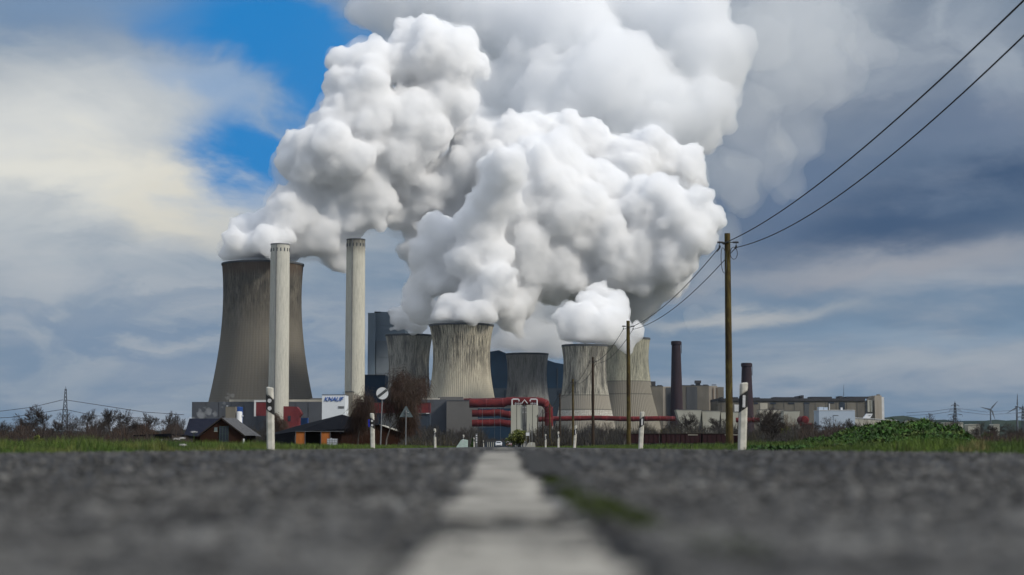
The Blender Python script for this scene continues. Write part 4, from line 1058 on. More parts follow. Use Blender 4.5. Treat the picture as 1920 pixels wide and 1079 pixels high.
def cable(label, a, b, sag, r, n=28, grp='cables between the wooden poles', nm='overhead_cable'):
    pts = [a.lerp(b, t) - Vector((0, 0, 4 * sag * t * (1 - t))) for t in np.linspace(0, 1, n)]
    o = MB().tube(pts, r, 6).build(nm, M['cable_black'], smooth=True); tag(o, label, 'cable', grp); return o
p0 = parms[0]; pn = parms[8]
cable('upper of the two cables sweeping out of the picture at the top right', p0[0] + Vector((.1, 0, .12)), Vector((pn[0].x + .15, 18, 6.285)), .55, .0145)
cable('lower of the two cables sweeping out of the picture at the top right', p0[1] + Vector((0, 0, 0)), Vector((pn[1].x, 18, 6.336)), .80, .0135)
clab = ['from the tallest pole to the second pole', 'from the second pole to the third pole', 'from the third pole to the fourth pole', 'from the fourth pole to the fifth pole', 'from the fifth pole to the sixth', 'from the sixth pole to the seventh', 'from the seventh pole to the furthest']
for i in range(7):
    for s in (0, 1):
        cable(('left' if s == 0 else 'right') + '-hand cable hanging ' + clab[i], parms[i][s], parms[i + 1][s], .5, max(.014, .010 + .00006 * parms[i][0].y), 16)
# ------------------------------------------------------------------ pylons, turbines
mk('pylon_steel', (.06, .068, .075), (.045, .05, .058), scale=1)  # separate lighter steel, distance haze put into its colour
def bar(m, a, b, r): m.tube([a, b], r, 4, cap=False)
def pylon(label, px, py_top, Y, arms, wb=.11, r=.3, frac=0.0):
    x0 = PX(px, Y, 780); H = PZ(py_top, Y) - GB; t = thing('pylon', label, 'pylon', (x0, Y, GB), R(20), 'lattice power pylons')
    m = MB(); half = lambda z: H * wb * (1 - z / H) ** 1.1 * .5 + .5
    N = 12; zs = [H * .96 * (1 - (1 - k / N) ** 1.25) for k in range(N + 1)]
    cs = [(-1, -1), (1, -1), (1, 1), (-1, 1)]
    for i in range(N):
        a, b = half(zs[i]), half(zs[i + 1])
        for j in range(4):
            c0, c1 = cs[j], cs[(j + 1) % 4]
            bar(m, (c0[0]*a, c0[1]*a, zs[i]), (c0[0]*b, c0[1]*b, zs[i+1]), r)
            bar(m, (c0[0]*a, c0[1]*a, zs[i]), (c1[0]*b, c1[1]*b, zs[i+1]), r * .6)
            bar(m, (c1[0]*a, c1[1]*a, zs[i]), (c0[0]*b, c0[1]*b, zs[i+1]), r * .6)
    bar(m, (0, 0, H * .93), (0, 0, H), r * .8); m.build('lattice_mast', M['pylon_steel'], t)
    for zf, L in arms:
        m = MB(); z = H * zf
        for s in (-1, 1):
            for e in (-1, 1): bar(m, (0, e * .8, z), (s * L, 0, z), r * .7)
            bar(m, (0, 0, z + H * .035), (s * L, 0, z), r * .6)
            bar(m, (s * L, 0, z), (s * L, 0, z - 2.5), r * .5)
        m.build('crossarm', M['pylon_steel'], t)
    return t, x0, H
pylon('tall lattice mast above the bare trees on the far left', 122, 725, 1500, [(.62, 2.2)], wb=.12, r=.2)
pylon('lattice pylon standing left of the wind turbines', 1791, 752, 2300, [(.70, 11), (.80, 9), (.90, 6)], r=.34)
pylon('lattice pylon cut by the right edge of the picture', 1918, 759, 2500, [(.70, 11), (.80, 9), (.90, 6)], r=.34)
for k, (pts, lb) in enumerate((([(-60, 777), (0, 771.5), (60, 764), (118, 750)], 'highest power line left of the lattice mast'), ([(122, 750), (200, 762), (270, 773), (345, 778)], 'highest power line right of the lattice mast'),
        ([(-60, 786), (20, 783), (118, 768)], 'lower power line left of the lattice mast'), ([(122, 768), (180, 780), (300, 786)], 'lower power line right of the lattice mast'))):
    o = MB().tube([P(a, b, 1500) for a, b in pts], .24, 5).build('power_line', M['pylon_steel']); tag(o, lb, 'cable', 'power lines on the lattice mast')
for k, (a, b, c) in enumerate(((766.5, 771, 'upper'), (772, 776, 'lower'))):
    o = MB().tube([P(1791, a - 1, 2300), P(1850, b + 2, 2350), P(1918, a + 2, 2500)], .22, 5).build('power_line', M['pylon_steel']); tag(o, c + ' power line between the two right-hand pylons', 'cable', 'power lines between the right pylons')
    o = MB().tube([P(1700, a + 8, 2300), P(1750, a + 5, 2300), P(1791, a - 1, 2300)], .22, 5).build('power_line', M['pylon_steel']); tag(o, c + ' power line running left from the pylon beside the turbines', 'cable', 'power lines between the right pylons')
def turbine(label, px, py, Y, angs, rpx):
    c = P(px, py, Y); t = thing('wind_turbine', label, 'wind turbine', (c.x, Y, GB), 0, 'wind turbines on the horizon'); H = c.z - GB
    MB().tube([(0, 0, 0), (0, 0, H)], 2.2, 14, r2=1.2).build('tower', M['white_metal2'], t)
    MB().box(-2, 2, -3, 8, H - 2, H + 2).build('nacelle', M['white_metal2'], t, bevel=.8)
    MB().tube([(0, -6, H), (0, -3, H)], 1.2, 12, r2=2.2).build('hub', M['white_metal2'], t)
    L = rpx * Y / F
    for a in angs:
        d = Vector((math.cos(a), 0, math.sin(a))); n = Vector((-math.sin(a), 0, math.cos(a))); o = Vector((0, -5, H)); m = MB()
        for s_, yy in ((0, -.3),):
            pts = [o + d * 1, o + d * L * .18 + n * 2.6, o + d * L + n * .3, o + d * L - n * .3, o + d * L * .18 - n * 1.0]
            m.add([p + Vector((0, -.35, 0)) for p in pts] + [p + Vector((0, .35, 0)) for p in pts], [(0,1,2,3,4), (9,8,7,6,5)] + [(i, (i+1) % 5, (i+1) % 5 + 5, i + 5) for i in range(5)])
        m.build('blade', M['white_metal2'], t)
mk('white_metal2', (.10, .12, .14), (.085, .10, .12), scale=.2)
turbine('wind turbine with one blade pointing up right, left of the two', 1857, 768, 3900, [R(50), R(168), R(290)], 20)
turbine('wind turbine with one blade straight up, near the right edge', 1907, 763, 3900, [R(90), R(210), R(330)], 24)
t = thing('lamp_post', 'thin grey mast in the field below the right wind turbine', 'post', (PX(1906, 500), 500, GB)); MB().tube([(0, 0, 0), (0, 0, PZ(762, 500))], .14, 6, r2=.07).build('pole', M['dark_steel'], t); MB().box(-.3, .3, -.1, .1, 1.4, 2).build('switch_box', M['steel'], t)

# ------------------------------------------------------------------ vegetation
BARK = pm('bark', (.035, .03, .026), (.055, .048, .042), scale=3)
TWIG = pm('twigs', (.042, .034, .03), (.028, .023, .022), scale=.8, island=.35)
TWIG_B = pm('birch_twigs', (.060, .036, .026), (.028, .018, .015), scale=.5, island=.6, c3=(.09, .076, .06))
BIRCH = pm('birch_bark', (.16, .15, .135), (.05, .045, .04), scale=2)
def prisms(segs):
    """segs: list of (a, b, ra, rb) -> triangle-sided tapered sticks"""
    A = np.array([s[0] for s in segs]); B = np.array([s[1] for s in segs]); ra = np.array([s[2] for s in segs]); rb = np.array([s[3] for s in segs])
    d = B - A; d /= np.linalg.norm(d, axis=1)[:, None] + 1e-9
    ref = np.where(np.abs(d[:, 2:3]) > .9, np.array([[0, 1., 0]]), np.array([[0, 0, 1.]]))
    u = np.cross(d, ref); u /= np.linalg.norm(u, axis=1)[:, None]; v = np.cross(d, u)
    V = np.zeros((len(A), 6, 3))
    for k in range(3):
        w = 2 * math.pi * k / 3; o = u * math.cos(w) + v * math.sin(w)
        V[:, k] = A + o * ra[:, None]; V[:, k + 3] = B + o * rb[:, None]
    Fc = np.array([(0, 1, 4, 3), (1, 2, 5, 4), (2, 0, 3, 5)])
    return V.reshape(-1, 3), (Fc[None] + (np.arange(len(A)) * 6)[:, None, None]).reshape(-1, 4)
def grow_tree(seed, H, spread=.5, levels=6, droop=0.0, trunk_r=.02, kids=3, twig=.012, first=.28):
    rnd = np.random.default_rng(seed); tr = []; cr = []
    def br(p, d, L, r, lv):
        n = 3; q = p.copy(); dd = d.copy()
        for i in range(n):
            dd = dd + rnd.normal(size=3) * .13; dd[2] += .05 - (droop * (levels - lv < 3)); dd /= np.linalg.norm(dd)
            q2 = q + dd * L / n; ra = r * (1 - .22 * i); rb = r * (1 - .22 * (i + 1))
            (tr if lv < 1 else cr).append((q, q2, max(ra, twig * .6), max(rb, twig * .5))); q = q2
            if lv < levels - 1 and (lv > 0 or i > 0):
                for _ in range(1 if lv < 2 else 1):
                    s = rnd.normal(size=3); s -= s.dot(dd) * dd; s /= np.linalg.norm(s)
                    d2 = dd * .75 + s * spread * 1.3; d2[2] += .1; d2 /= np.linalg.norm(d2)
                    br(q, d2, L * rnd.uniform(.5, .72), rb * .6, lv + 1)
        if lv < levels - 1:
            for _ in range(kids - 1):
                s = rnd.normal(size=3); d2 = dd + s * spread * .45; d2 /= np.linalg.norm(d2)
                br(q, d2, L * rnd.uniform(.6, .8), r * .42, lv + 1)
    br(np.zeros(3), np.array([0, 0, 1.0]), H * first, H * trunk_r, 0)
    zmax = max(s[1][2] for s in cr); k = H / zmax
    f = lambda L: [(a * k, b * k, ra, rb) for a, b, ra, rb in L]
    return f(tr), f(cr)
def tree_proto(seed, **kw):
    tr, cr = grow_tree(seed, 10.0, **kw)
    a = prisms(tr); b = prisms(cr); return a, b
PROT = [tree_proto(1, spread=.5, levels=6, twig=.04), tree_proto(2, spread=.62, levels=6, twig=.04, first=.22), tree_proto(5, spread=.45, levels=6, twig=.045, first=.33), tree_proto(9, spread=.8, levels=6, twig=.03, first=.16)]
PMESH = []
def place_tree(label, px, topy, Y, proto, wide=1.0, group='bare trees on the left skyline', twm=None, base=None, name='bare_tree', cat='tree'):
    x = PX(px, Y, 800); H = PZ(topy, Y) - GB; s = H / 10
    t = thing(name, label, cat, (x, Y, GB), random.Random(px).uniform(0, 6), group); t.scale = (s * wide, s * wide, s)
    (tv, tf), (cv_, cf) = PROT[proto]
    key = (proto, (twm or TWIG).name)
    if key not in _pc:
        _pc[key] = (mesh_np('trunk', tv, tf, BARK, t), mesh_np('crown', cv_, cf, twm or TWIG, t))
    else:
        for o in _pc[key]:
            c = o.copy(); col.objects.link(c); c.parent = t
    return t
_pc = {}
TWIG_O = pm('rusty_twigs', (.10, .055, .025), (.06, .035, .02), scale=.8, island=.3)
for i, a in enumerate(((85, 757, 420, 0, 1.1), (125, 772, 400, 3, 1.5), (163, 766, 410, 1, 1.0), (207, 765, 430, 2, 1.0), (227, 767, 400, 1, 1.2), (284, 773, 420, 1, 1.3), (311, 769, 430, 0, .8), (338, 778, 410, 3, 1.0), (35, 783, 400, 3, 1.3), (8, 788, 390, 1, 1.2), (60, 786, 380, 2, 1.4), (252, 781, 400, 3, 1.2), (185, 782, 390, 3, 1.1), (108, 786, 380, 1, 1.2))):
    lb = ['slender bare tree left of the lattice mast', 'dense rounded bare tree at the foot of the lattice mast', 'bare tree just right of the lattice mast', 'left one of the close pair of bare trees', 'right one of the close pair of bare trees', 'broad bare tree left of the small fan-shaped one', 'small fan-shaped bare tree left of the farmhouse', 'bare tree touching the left end of the farmhouse roof',
          'low spreading bare tree near the left edge', 'bare tree cut by the left edge of the picture', 'low bare tree left of the slender tall one', 'low bare tree in the gap right of the close pair', 'low bare tree left of the close pair', 'low bare tree between the slender tree and the mast'][i]
    place_tree(lb, *a)
for i, a in enumerate(((1300, 772, 520, 0, 1.2), (1432, 762, 330, 1, 1.2), (1448, 766, 300, 0, 1.3), (1480, 775, 420, 3, .8), (1352, 782, 480, 2, 1.2), (1205, 792, 420, 3, 1.3), (1138, 790, 430, 3, 1.4), (870, 800, 420, 3, 1.3), (1262, 786, 430, 3, 1.2), (1560, 781, 420, 3, 1.5), (1596, 784, 420, 1, 1.5), (1523, 790, 400, 2, 1.4))):
    lb = ['bare tree in front of the widest cream bunker shed', 'bare tree right of the near delineator post, left of two', 'bare tree right of the near delineator post, right of two', 'upright tree with yellowish leaves left of the red vessel', 'bare shrub-like tree before the middle bunker shed', 'bare scrubby tree right of the second pole', 'bare scrubby tree before the banded cooling tower',
          'low bare tree before the grey hall', 'bare tree at the foot of the taller brick stack', 'bushy bare tree before the pale blue hall', 'bushy bare tree right of the pale blue hall door', 'low bare tree left of the pale blue hall'][i]
    place_tree(lb, *a, group='bare trees before the power station', twm=TWIG_O if i == 3 else None)
for i, a in enumerate(((1738, 774, 700, 3, 1.0), (1793, 777, 720, 3, .9), (1842, 790, 500, 3, 1.3), (1895, 792, 480, 3, 1.3), (1700, 783, 800, 3, 1.1), (1870, 797, 420, 2, 1.5))):
    lb = ['large round bare tree before the hills', 'round bare tree under the pylon left of the turbines', 'dark bare tree right of that pylon', 'dark bare tree at the right edge', 'smaller bare tree right of the turbine hall', 'low bare tree below the wind turbines'][i]
    place_tree(lb, *a, group='bare trees before the hills')
# big weeping birch
def birch(label, px, topy, Y, seed, wide, nstr):
    x = PX(px, Y, 800); H = PZ(topy, Y) - GB; rnd = np.random.default_rng(seed)
    t = thing('birch_tree', label, 'tree', (x, Y, GB), 0, 'weeping birches behind the barn')
    tr, cr = grow_tree(seed, H, spread=.55, levels=5, trunk_r=.014, twig=.05, first=.24)
    cr = [(a * np.array([wide, wide, 1]), b * np.array([wide, wide, 1]), ra, rb) for a, b, ra, rb in cr]
    mesh_np('trunk', *prisms(tr), BIRCH, t)
    big = [s for s in cr if s[2] > .045]
    mesh_np('limb', *prisms([(a, b, ra * 1.25, rb * 1.25) for a, b, ra, rb in cr if ra > .03] or cr[:20]), BIRCH, t)
    ends = [s[1] for s in cr]; tw = []
    for _ in range(nstr):
        p = ends[rnd.integers(len(ends))].copy() + rnd.normal(size=3) * .25
        d = np.array([rnd.normal() * .35, rnd.normal() * .35, rnd.uniform(-.2, .5)]); L = rnd.uniform(.8, 2.6)
        for k in range(4):
            d[2] -= .38; e = d / np.linalg.norm(d); q = p + e * L / 4
            if q[2] < .4: break
            tw.append((p, q, .017, .011)); p = q
    mesh_np('twigs', *prisms(tw), TWIG_B, t)
birch('large weeping birch with brown twigs behind the round sign', 724, 686, 240, 21, .86, 4200)
birch('smaller weeping birch left of the large one, before the concrete stair tower', 672, 722, 250, 34, .75, 2600)
birch('low weeping birch right of the large one, before the grey hall', 772, 752, 245, 41, .6, 2000)
birch('thin weeping tree at the foot of the left chimney', 527, 770, 330, 5, .7, 1500)

def scrub(name, label, spans, n, mat, seed, kind='stuff', w=(.03, .09), hmin=.35, cat='scrub'):
    """spans: (px0, px1, top_py, Y0, Y1): upright twiggy sticks filling a belt of undergrowth"""
    rnd = np.random.default_rng(seed); segs = []
    tot = sum((b - a) for a, b, *_ in spans)
    for a, b, ty, Y0, Y1 in spans:
        k = int(n * (b - a) / tot); ph = rnd.uniform(0, 6)
        for _ in range(k):
            px = rnd.uniform(a, b); Y = rnd.uniform(Y0, Y1); x = PX(px, Y, 810)
            hm = (PZ(ty, Y) - GB) * (.78 + .16 * math.sin(px * .11 + ph) + .12 * math.sin(px * .37 + 2 * ph) + .06 * math.sin(px * 1.3))
            h0 = rnd.uniform(0, .55) * hm; L = rnd.uniform(hmin, 1) * (hm - h0)
            p = np.array([x, Y, GB + h0]); d = np.array([rnd.normal() * .35, rnd.normal() * .3, 1.0]); d /= np.linalg.norm(d)
            q = p + d * L; r = rnd.uniform(*w)
            segs.append((p, q, r, r * .35))
    o = mesh_np(name, *prisms(segs), mat); return tag(o, label, cat, kind=kind)
SC1 = pm('scrub_brown', (.045, .034, .028), (.025, .02, .02), scale=.05, island=.5, c3=(.075, .04, .022), s3=2)
SC2 = pm('scrub_grey', (.04, .038, .036), (.022, .022, .024), scale=.05, island=.5, c3=(.05, .042, .02), s3=2)
scrub('undergrowth', 'dark brown undergrowth belt behind the left verge', [(-40, 60, 790, 330, 380), (60, 130, 795, 330, 380), (130, 260, 792, 330, 380), (260, 350, 788, 350, 390), (-40, 350, 812, 250, 300)], 15000, SC1, 1)
scrub('undergrowth', 'thin grey undergrowth between farmhouse and barn', [(470, 560, 790, 345, 400), (640, 700, 790, 330, 360)], 3800, SC2, 2)
scrub('undergrowth', 'dark undergrowth below the grey hall and the red pipes', [(745, 840, 795, 300, 420), (840, 905, 797, 380, 460), (870, 1000, 814, 660, 700), (990, 1050, 790, 380, 460), (750, 880, 815, 180, 260)], 12000, SC2, 3)
scrub('undergrowth', 'grey-brown undergrowth behind the wooden poles and wagons', [(1040, 1160, 790, 350, 460), (1160, 1300, 791, 350, 460), (1300, 1400, 788, 350, 460), (1400, 1530, 793, 350, 460), (1010, 1170, 812, 200, 260)], 16000, SC2, 4)
scrub('undergrowth', 'brown undergrowth before the pale blue hall and the hills', [(1500, 1640, 789, 330, 420), (1640, 1780, 800, 300, 420), (1780, 1960, 803, 300, 420), (1700, 1960, 815, 180, 260)], 13000, SC1, 5)

# leaves
LEAF_Y = pm('leaf_yellow_green', (.14, .15, .035), (.09, .12, .03), scale=1.2, island=.4, c3=(.17, .13, .03))
LEAF_G = pm('leaf_green', (.032, .085, .012), (.012, .038, .007), scale=1.4, island=.7, c3=(.07, .09, .02), s3=.8)
def leaves(name, cs, size, mat, parent, rnd, up=.4):
    n = len(cs); a = rnd.normal(size=(n, 3)); a /= np.linalg.norm(a, axis=1)[:, None]
    b = rnd.normal(size=(n, 3)); b[:, 2] += up; b = np.cross(a, b); b /= np.linalg.norm(b, axis=1)[:, None]
    s = size * rnd.uniform(.6, 1.3, size=(n, 1))
    V = np.stack([cs - a * s, cs - b * s * .45, cs + a * s, cs + b * s * .45], 1).reshape(-1, 3)
    return mesh_np(name, V, np.arange(4 * n).reshape(-1, 4), mat, parent)
def bush(label, px, topy, Y, wpx, n, size, mat, seed, name='bush', parts=1):
    rnd = np.random.default_rng(seed); t = thing(name, label, 'bush', (PX(px, Y, 820), Y, GB)); H = PZ(topy, Y) - GB; W = wpx * Y / F / 2
    cl = []
    for _ in range(16):
        a = rnd.uniform(0, 6.28); r = rnd.uniform(0, .65) * W; cl.append((r * math.cos(a), r * math.sin(a), rnd.uniform(.25, .72) * H * (1 - .35 * (r / W) ** 2), rnd.uniform(.28, .45) * min(W, H)))
    cs = []
    for i in range(n):
        c = cl[rnd.integers(len(cl))]; d = rnd.normal(size=3); d /= np.linalg.norm(d); cs.append(np.array(c[:3]) + d * c[3] * rnd.uniform(.6, 1.05))
    cs = np.array(cs); cs = cs[cs[:, 2] > .05]
    leaves('foliage', cs, size, mat, t, rnd)
    segs = [(np.zeros(3), np.array([c[0], c[1], c[2]]), .05, .02) for c in cl]; mesh_np('stem', *prisms(segs), BARK, t)
bush('yellow-green leafy bush in front of the white silos', 972, 797, 430, 48, 3500, .26, LEAF_Y, 1)
bush('yellowish leafy shrub right of the taller brick stack foot', 1247, 789, 480, 22, 1200, .26, LEAF_Y, 2)
bush('ochre leafy shrub left of the pale blue hall', 1475, 786, 420, 36, 1400, .24, LEAF_Y, 3)
bush('dull green shrub in the field before the hills', 1852, 806, 330, 30, 1500, .16, LEAF_G, 4)
bush('yellow-tinged shrub in the left undergrowth', 72, 805, 240, 20, 900, .14, LEAF_Y, 5)
bush('dark green round shrub beside the grey marker board', 885, 815, 330, 16, 900, .16, LEAF_G, 6)
# bramble thicket on the right verge
def thicket():
    rnd = np.random.default_rng(12); t = thing('bramble_thicket', 'wide low thicket of green leaves on the right verge', 'bush', (0, 0, 0))
    N = 60000; px = rnd.uniform(1400, 1850, N); Y = rnd.uniform(21, 40, N)
    top = np.interp(px, [1395, 1430, 1480, 1530, 1575, 1620, 1680, 1740, 1790, 1815, 1850], [839, 836, 831, 824, 812, 796, 790, 791, 802, 817, 838])
    top = top + 3.0 * np.sin(px * .09) + 2.0 * np.sin(px * .23 + Y) + 2.5 * np.sin(Y * 1.7 + px * .03)
    cen = np.interp(px, [1400, 1560, 1800], [34, 28, 26]); fall = np.exp(-((Y - cen) / 5.5) ** 2)
    zt = (838.5 - top) / F * Y * fall
    zt = np.maximum(zt, -.02)
    z = -.07 + (zt + .07) * (1 - rnd.uniform(0, 1, N) ** 2.2 * .75) + rnd.normal(size=N) * .012
    x = (px - 960) / F * Y
    cs = np.stack([x, Y, z], 1); leaves('foliage', cs, .026 * rnd.choice([.6, 1, 1.4], (N, 1)), LEAF_G, t, rnd, 1.5)
    k = rnd.integers(0, N, 2500); segs = [((x[i], Y[i], -.09), (x[i] + rnd.normal() * .04, Y[i] + rnd.normal() * .04, z[i]), .004, .002) for i in k]
    mesh_np('stem', *prisms([(np.array(a), np.array(b), c, d) for a, b, c, d in segs]), pm('bramble_stem', (.05, .035, .02), (.03, .03, .015)), t)
thicket()
# grass
GR = pm('grass_blade', (.066, .11, .013), (.026, .058, .008), scale=.9, island=.65, c3=(.095, .10, .025), s3=.5, rough=.6)
GR_DRY = pm('dry_grass_blade', (.14, .115, .045), (.08, .08, .025), scale=1.5, island=.5, rough=.7)
def blades(name, label, x, Y, h, w, z0, mat, seed, lean=.35):
    rnd = np.random.default_rng(seed); n = len(x); az_ = rnd.uniform(0, 2 * np.pi, n); ln = rnd.uniform(.1, 1, n) * lean * h
    dx, dy = np.cos(az_), np.sin(az_); wx = w * .5; sa = rnd.uniform(0, 2 * np.pi, n); sx, sy = np.cos(sa) * wx, np.sin(sa) * wx
    B = np.stack([x, Y, z0], 1)
    def off(fx, fz, s): return B + np.stack([dx * ln * fx + sx * s, dy * ln * fx + sy * s, h * fz], 1)
    V = np.stack([off(0, 0, -1), off(0, 0, 1), off(.35, .55, .75), off(.35, .55, -.75), off(1, 1, 0)], 1).reshape(-1, 3)
    Fc = np.array([(0, 1, 2), (0, 2, 3), (3, 2, 4)])[None] + (np.arange(n) * 5)[:, None, None]
    return tag(mesh_np(name, V, Fc.reshape(-1, 3), mat), label, 'grass', kind='stuff')
def verge_grass(sgn, seed, n1, n2, n3):
    rnd = np.random.default_rng(seed); out = []
    L = np.concatenate([3.28 + rnd.exponential(1.2, n1), 3.28 + rnd.exponential(2.5, n2), rnd.uniform(3.3, 12, n3)])
    Y = np.concatenate([rnd.uniform(8, 30, n1), rnd.uniform(25, 80, n2), rnd.uniform(70, 220, n3)])
    x = 0.006 + YAW * Y + sgn * L
    cl = .5 + .28 * np.sin(Y * 1.1 + L * 2) + .22 * np.sin(Y * 2.7 - L * 3.1)
    h = (.045 + .085 * cl * rnd.uniform(.3, 1.2, len(Y))) * np.clip((L - 3.15) / .5, .35, 1.5)
    w = np.where(Y < 30, .006, np.where(Y < 80, .012, .03))
    return x, Y, h, w, np.full(len(Y), -.06)
for sgn, sd_, lb in ((-1, 1, 'short green grass along the left road edge'), (1, 2, 'short green grass along the right road edge')):
    blades('grass', lb, *verge_grass(sgn, sd_, 60000, 35000, 15000), GR, sd_)
rnd = np.random.default_rng(77)
def patch(lb, px0, px1, Y0, Y1, n, h0, h1, w, mat, seed, lean=.4):
    rnd = np.random.default_rng(seed); px = rnd.uniform(px0, px1, n); Y = rnd.uniform(Y0, Y1, n); x = (px - 960) / F * Y
    cl = np.clip(.6 + .4 * np.sin(px * .045 + 1) + .25 * np.sin(px * .13 + Y), .15, 1.2)
    ok = np.abs(x - YAW * Y) > 3.4; blades('grass', lb, x[ok], Y[ok], (rnd.uniform(h0, h1, n) * cl)[ok], np.full(n, w)[ok], np.full(n, -.07)[ok], mat, seed, lean)
patch('taller green weeds and grass on the far left verge', 0, 480, 13, 24, 26000, .06, .15, .007, GR, 5)
patch('tall weedy grass left of the farmhouse', 120, 400, 15, 22, 5000, .09, .19, .006, GR, 15, .5)
patch('dry yellowish grass tufts at the right edge', 1790, 1960, 13, 22, 7000, .07, .15, .006, GR_DRY, 6, .6)
patch('long green grass behind the dry tufts on the right verge', 1650, 1960, 15, 30, 16000, .07, .15, .007, GR, 7)
patch('sparse dry stalks mixed into the left verge grass', 0, 900, 12, 45, 6000, .08, .17, .005, GR_DRY, 8)
patch('sparse dry stalks mixed into the right verge grass', 1180, 1800, 14, 45, 5000, .06, .14, .005, GR_DRY, 9)
# white umbel weeds
for i, (px, py, Y) in enumerate(((363, 810.5, 14.5), (330, 823.5, 14), (341, 822, 15.2), (342, 834.5, 13.2))):
    x = PX(px, Y, py); z = PZ(py, Y); t = thing('umbel_weed', ['tallest white umbel weed before the farmhouse', 'left low white umbel weed before the dark shed', 'right low white umbel weed before the dark shed', 'short white umbel weed at the grass tips below the others'][i], 'plant', (x, Y, 0), 0, 'white umbel weeds')
    MB().tube([(0, 0, -.07), (.003, 0, z - .02)], .0022, 5).build('stem', pm('weed_stem', (.06, .09, .03), (.05, .07, .02)), t)
    m = MB(); rr = random.Random(i); rays = MB()
    for k in range(12):
        a = k * 2.399; r = .028 * math.sqrt((k + .5) / 12); c = Vector((.003 + r * math.cos(a), r * math.sin(a), z + rr.uniform(-.003, .003)))
        rays.tube([(.003, 0, z - .02), c], .0008, 3); m.lathe([(.0005, c.z - .003), (.007, c.z), (.0005, c.z + .004)], 7, c.x, c.y)
    m.build('flower_head', pm('umbel_white', (.6, .6, .58), (.5, .5, .5)), t); rays.build('rays', pm('umbel_ray', (.1, .12, .06), (.08, .1, .05)), t)
# moss in the road seam
def moss():
    rnd = np.random.default_rng(3); n = 4200
    cY = rnd.choice([1.42, 1.55, 1.72, 1.9, 2.15, 1.05, 2.6], n, p=[.15, .24, .2, .14, .14, .05, .08]); Y = cY + rnd.normal(size=n) * .06
    base = np.where(cY < 1.2, .125, .088); L = base + rnd.normal(size=n) * .010 + (1.9 - cY) * .02 * (cY > 1.2)
    z = np.array([road_z(a, b) for a, b in zip(Y, L)])
    blades('moss', 'green moss tufts growing in the road seam beside the white line', 0.006 + YAW * Y + L, Y, rnd.uniform(.003, .010, n), np.full(n, .002), z, pm('moss_green', (.04, .06, .008), (.02, .032, .005), scale=30, island=.4), 4, .8)
    bpy.data.objects['moss']['category'] = 'moss'
moss()
Yb = 1935
plume('steam_plume', 'steam plume billowing up and right from the large cooling tower', [
 (489, 492, 66, Yb), (450, 470, 42, Yb-30), (505, 462, 45, Yb-40), (550, 455, 48, Yb), (470, 430, 40, Yb), (540, 400, 55, Yb-20),
 (600, 440, 52, Yb), (632, 462, 42, Yb+20), (530, 372, 34, Yb-20), (585, 360, 50, Yb), (555, 300, 54, Yb), (630, 300, 70, Yb-20),
 (680, 340, 60, Yb), (690, 390, 50, Yb+10), (625, 240, 55, Yb), (685, 215, 75, Yb), (690, 130, 62, Yb+20), (670,170,60,Yb),
 (780, 110, 72, Yb+40), (840, 115, 72, Yb+30), (830, 190, 80, Yb+40), (770, 240, 90, Yb+20), (760, 330, 70, Yb+60), (800, 400, 70, Yb+80),
], 3, STEAM, halo=True, rims=[(489, 1935, 497, 75.5)])
Yf = 1760
plume('steam_plume', 'tall bright white steam plume over the front group of cooling towers', [
 (750, 618, 22, 1850), (778, 618, 24, 1850), (768, 622, 30, 1830), (756, 598, 28, 1830), (742, 600, 14, 1850), (785, 570, 34, 1800), (800, 530, 40, 1800), (795, 480, 40, 1800), (835, 440, 50, 1800), (870, 520, 60, 1800),
 (865, 592, 50, Yf), (845, 580, 34, Yf-10), (880, 602, 34, Yf-25), (835, 604, 26, Yf-20), (915, 590, 30, Yf-25), (900, 560, 45, Yf), (935, 530, 48, Yf-10), (955, 575, 38, Yf+20), (962, 606, 28, Yf+30), (985, 560, 35, Yf+40), (905, 618, 24, Yf-10), (885, 625, 24, Yf-30), (845, 625, 22, Yf-25), (820, 622, 18, Yf-15),
 (900, 490, 60, Yf+20), (905, 420, 55, Yf+10), (930, 380, 50, Yf), (935, 340, 48, Yf-10), (955, 310, 40, Yf-30), (925, 310, 30, Yf-20), (990, 380, 70, Yf+55), (1040, 320, 78, Yf+55+20),
 (970, 460, 75, Yf+55), (1060, 400, 85, Yf+55), (1040, 500, 80, Yf+55+10), (1110, 440, 90, Yf+55+20), (1130, 360, 60, Yf+55+30), (1120, 530, 75, Yf+55+30),
 (1200, 480, 85, Yf+55+20), (1215, 400, 60, Yf+55+10), (1250, 370, 45, Yf+55), (1310, 375, 32, Yf+55), (1290, 430, 58, Yf+55), (1330, 415, 26, Yf+55), (1260, 480, 60, Yf+55+10), (1190, 560, 55, Yf+55+50), (1250,530,45,Yf+55+40)
], 5, STEAM, halo=True, rims=[(766, 1850, 629, 43.5), (865, 1760, 611, 59.5), (988.5, 1900, 665, 39.5)])
plume('steam_plume', 'low white steam billow on the streaked tower with a pale lower band', [
 (1098, 628, 42, 1650), (1062, 640, 20, 1660), (1140, 640, 26, 1660), (1120, 562, 34, 1740), (1155, 580, 34, 1735), (1060, 594, 22, 1670), (1075, 585, 24, 1650), (1110, 565, 30, 1670), (1150, 580, 34, 1680), (1065, 610, 32, 1650), (1095, 590, 30, 1650), (1130, 615, 36, 1650), (1160, 610, 34, 1660), (1055,640,14,1650), (1175, 635, 26, 1700), (1192, 622, 20, 1700), (1125,575,26,1670)
], 7, STEAM, voxel=2.0, disp=3.4, vs_=.8, rims=[(1097, 1650, 649, 43), (1176, 1800, 636, 43.5)])
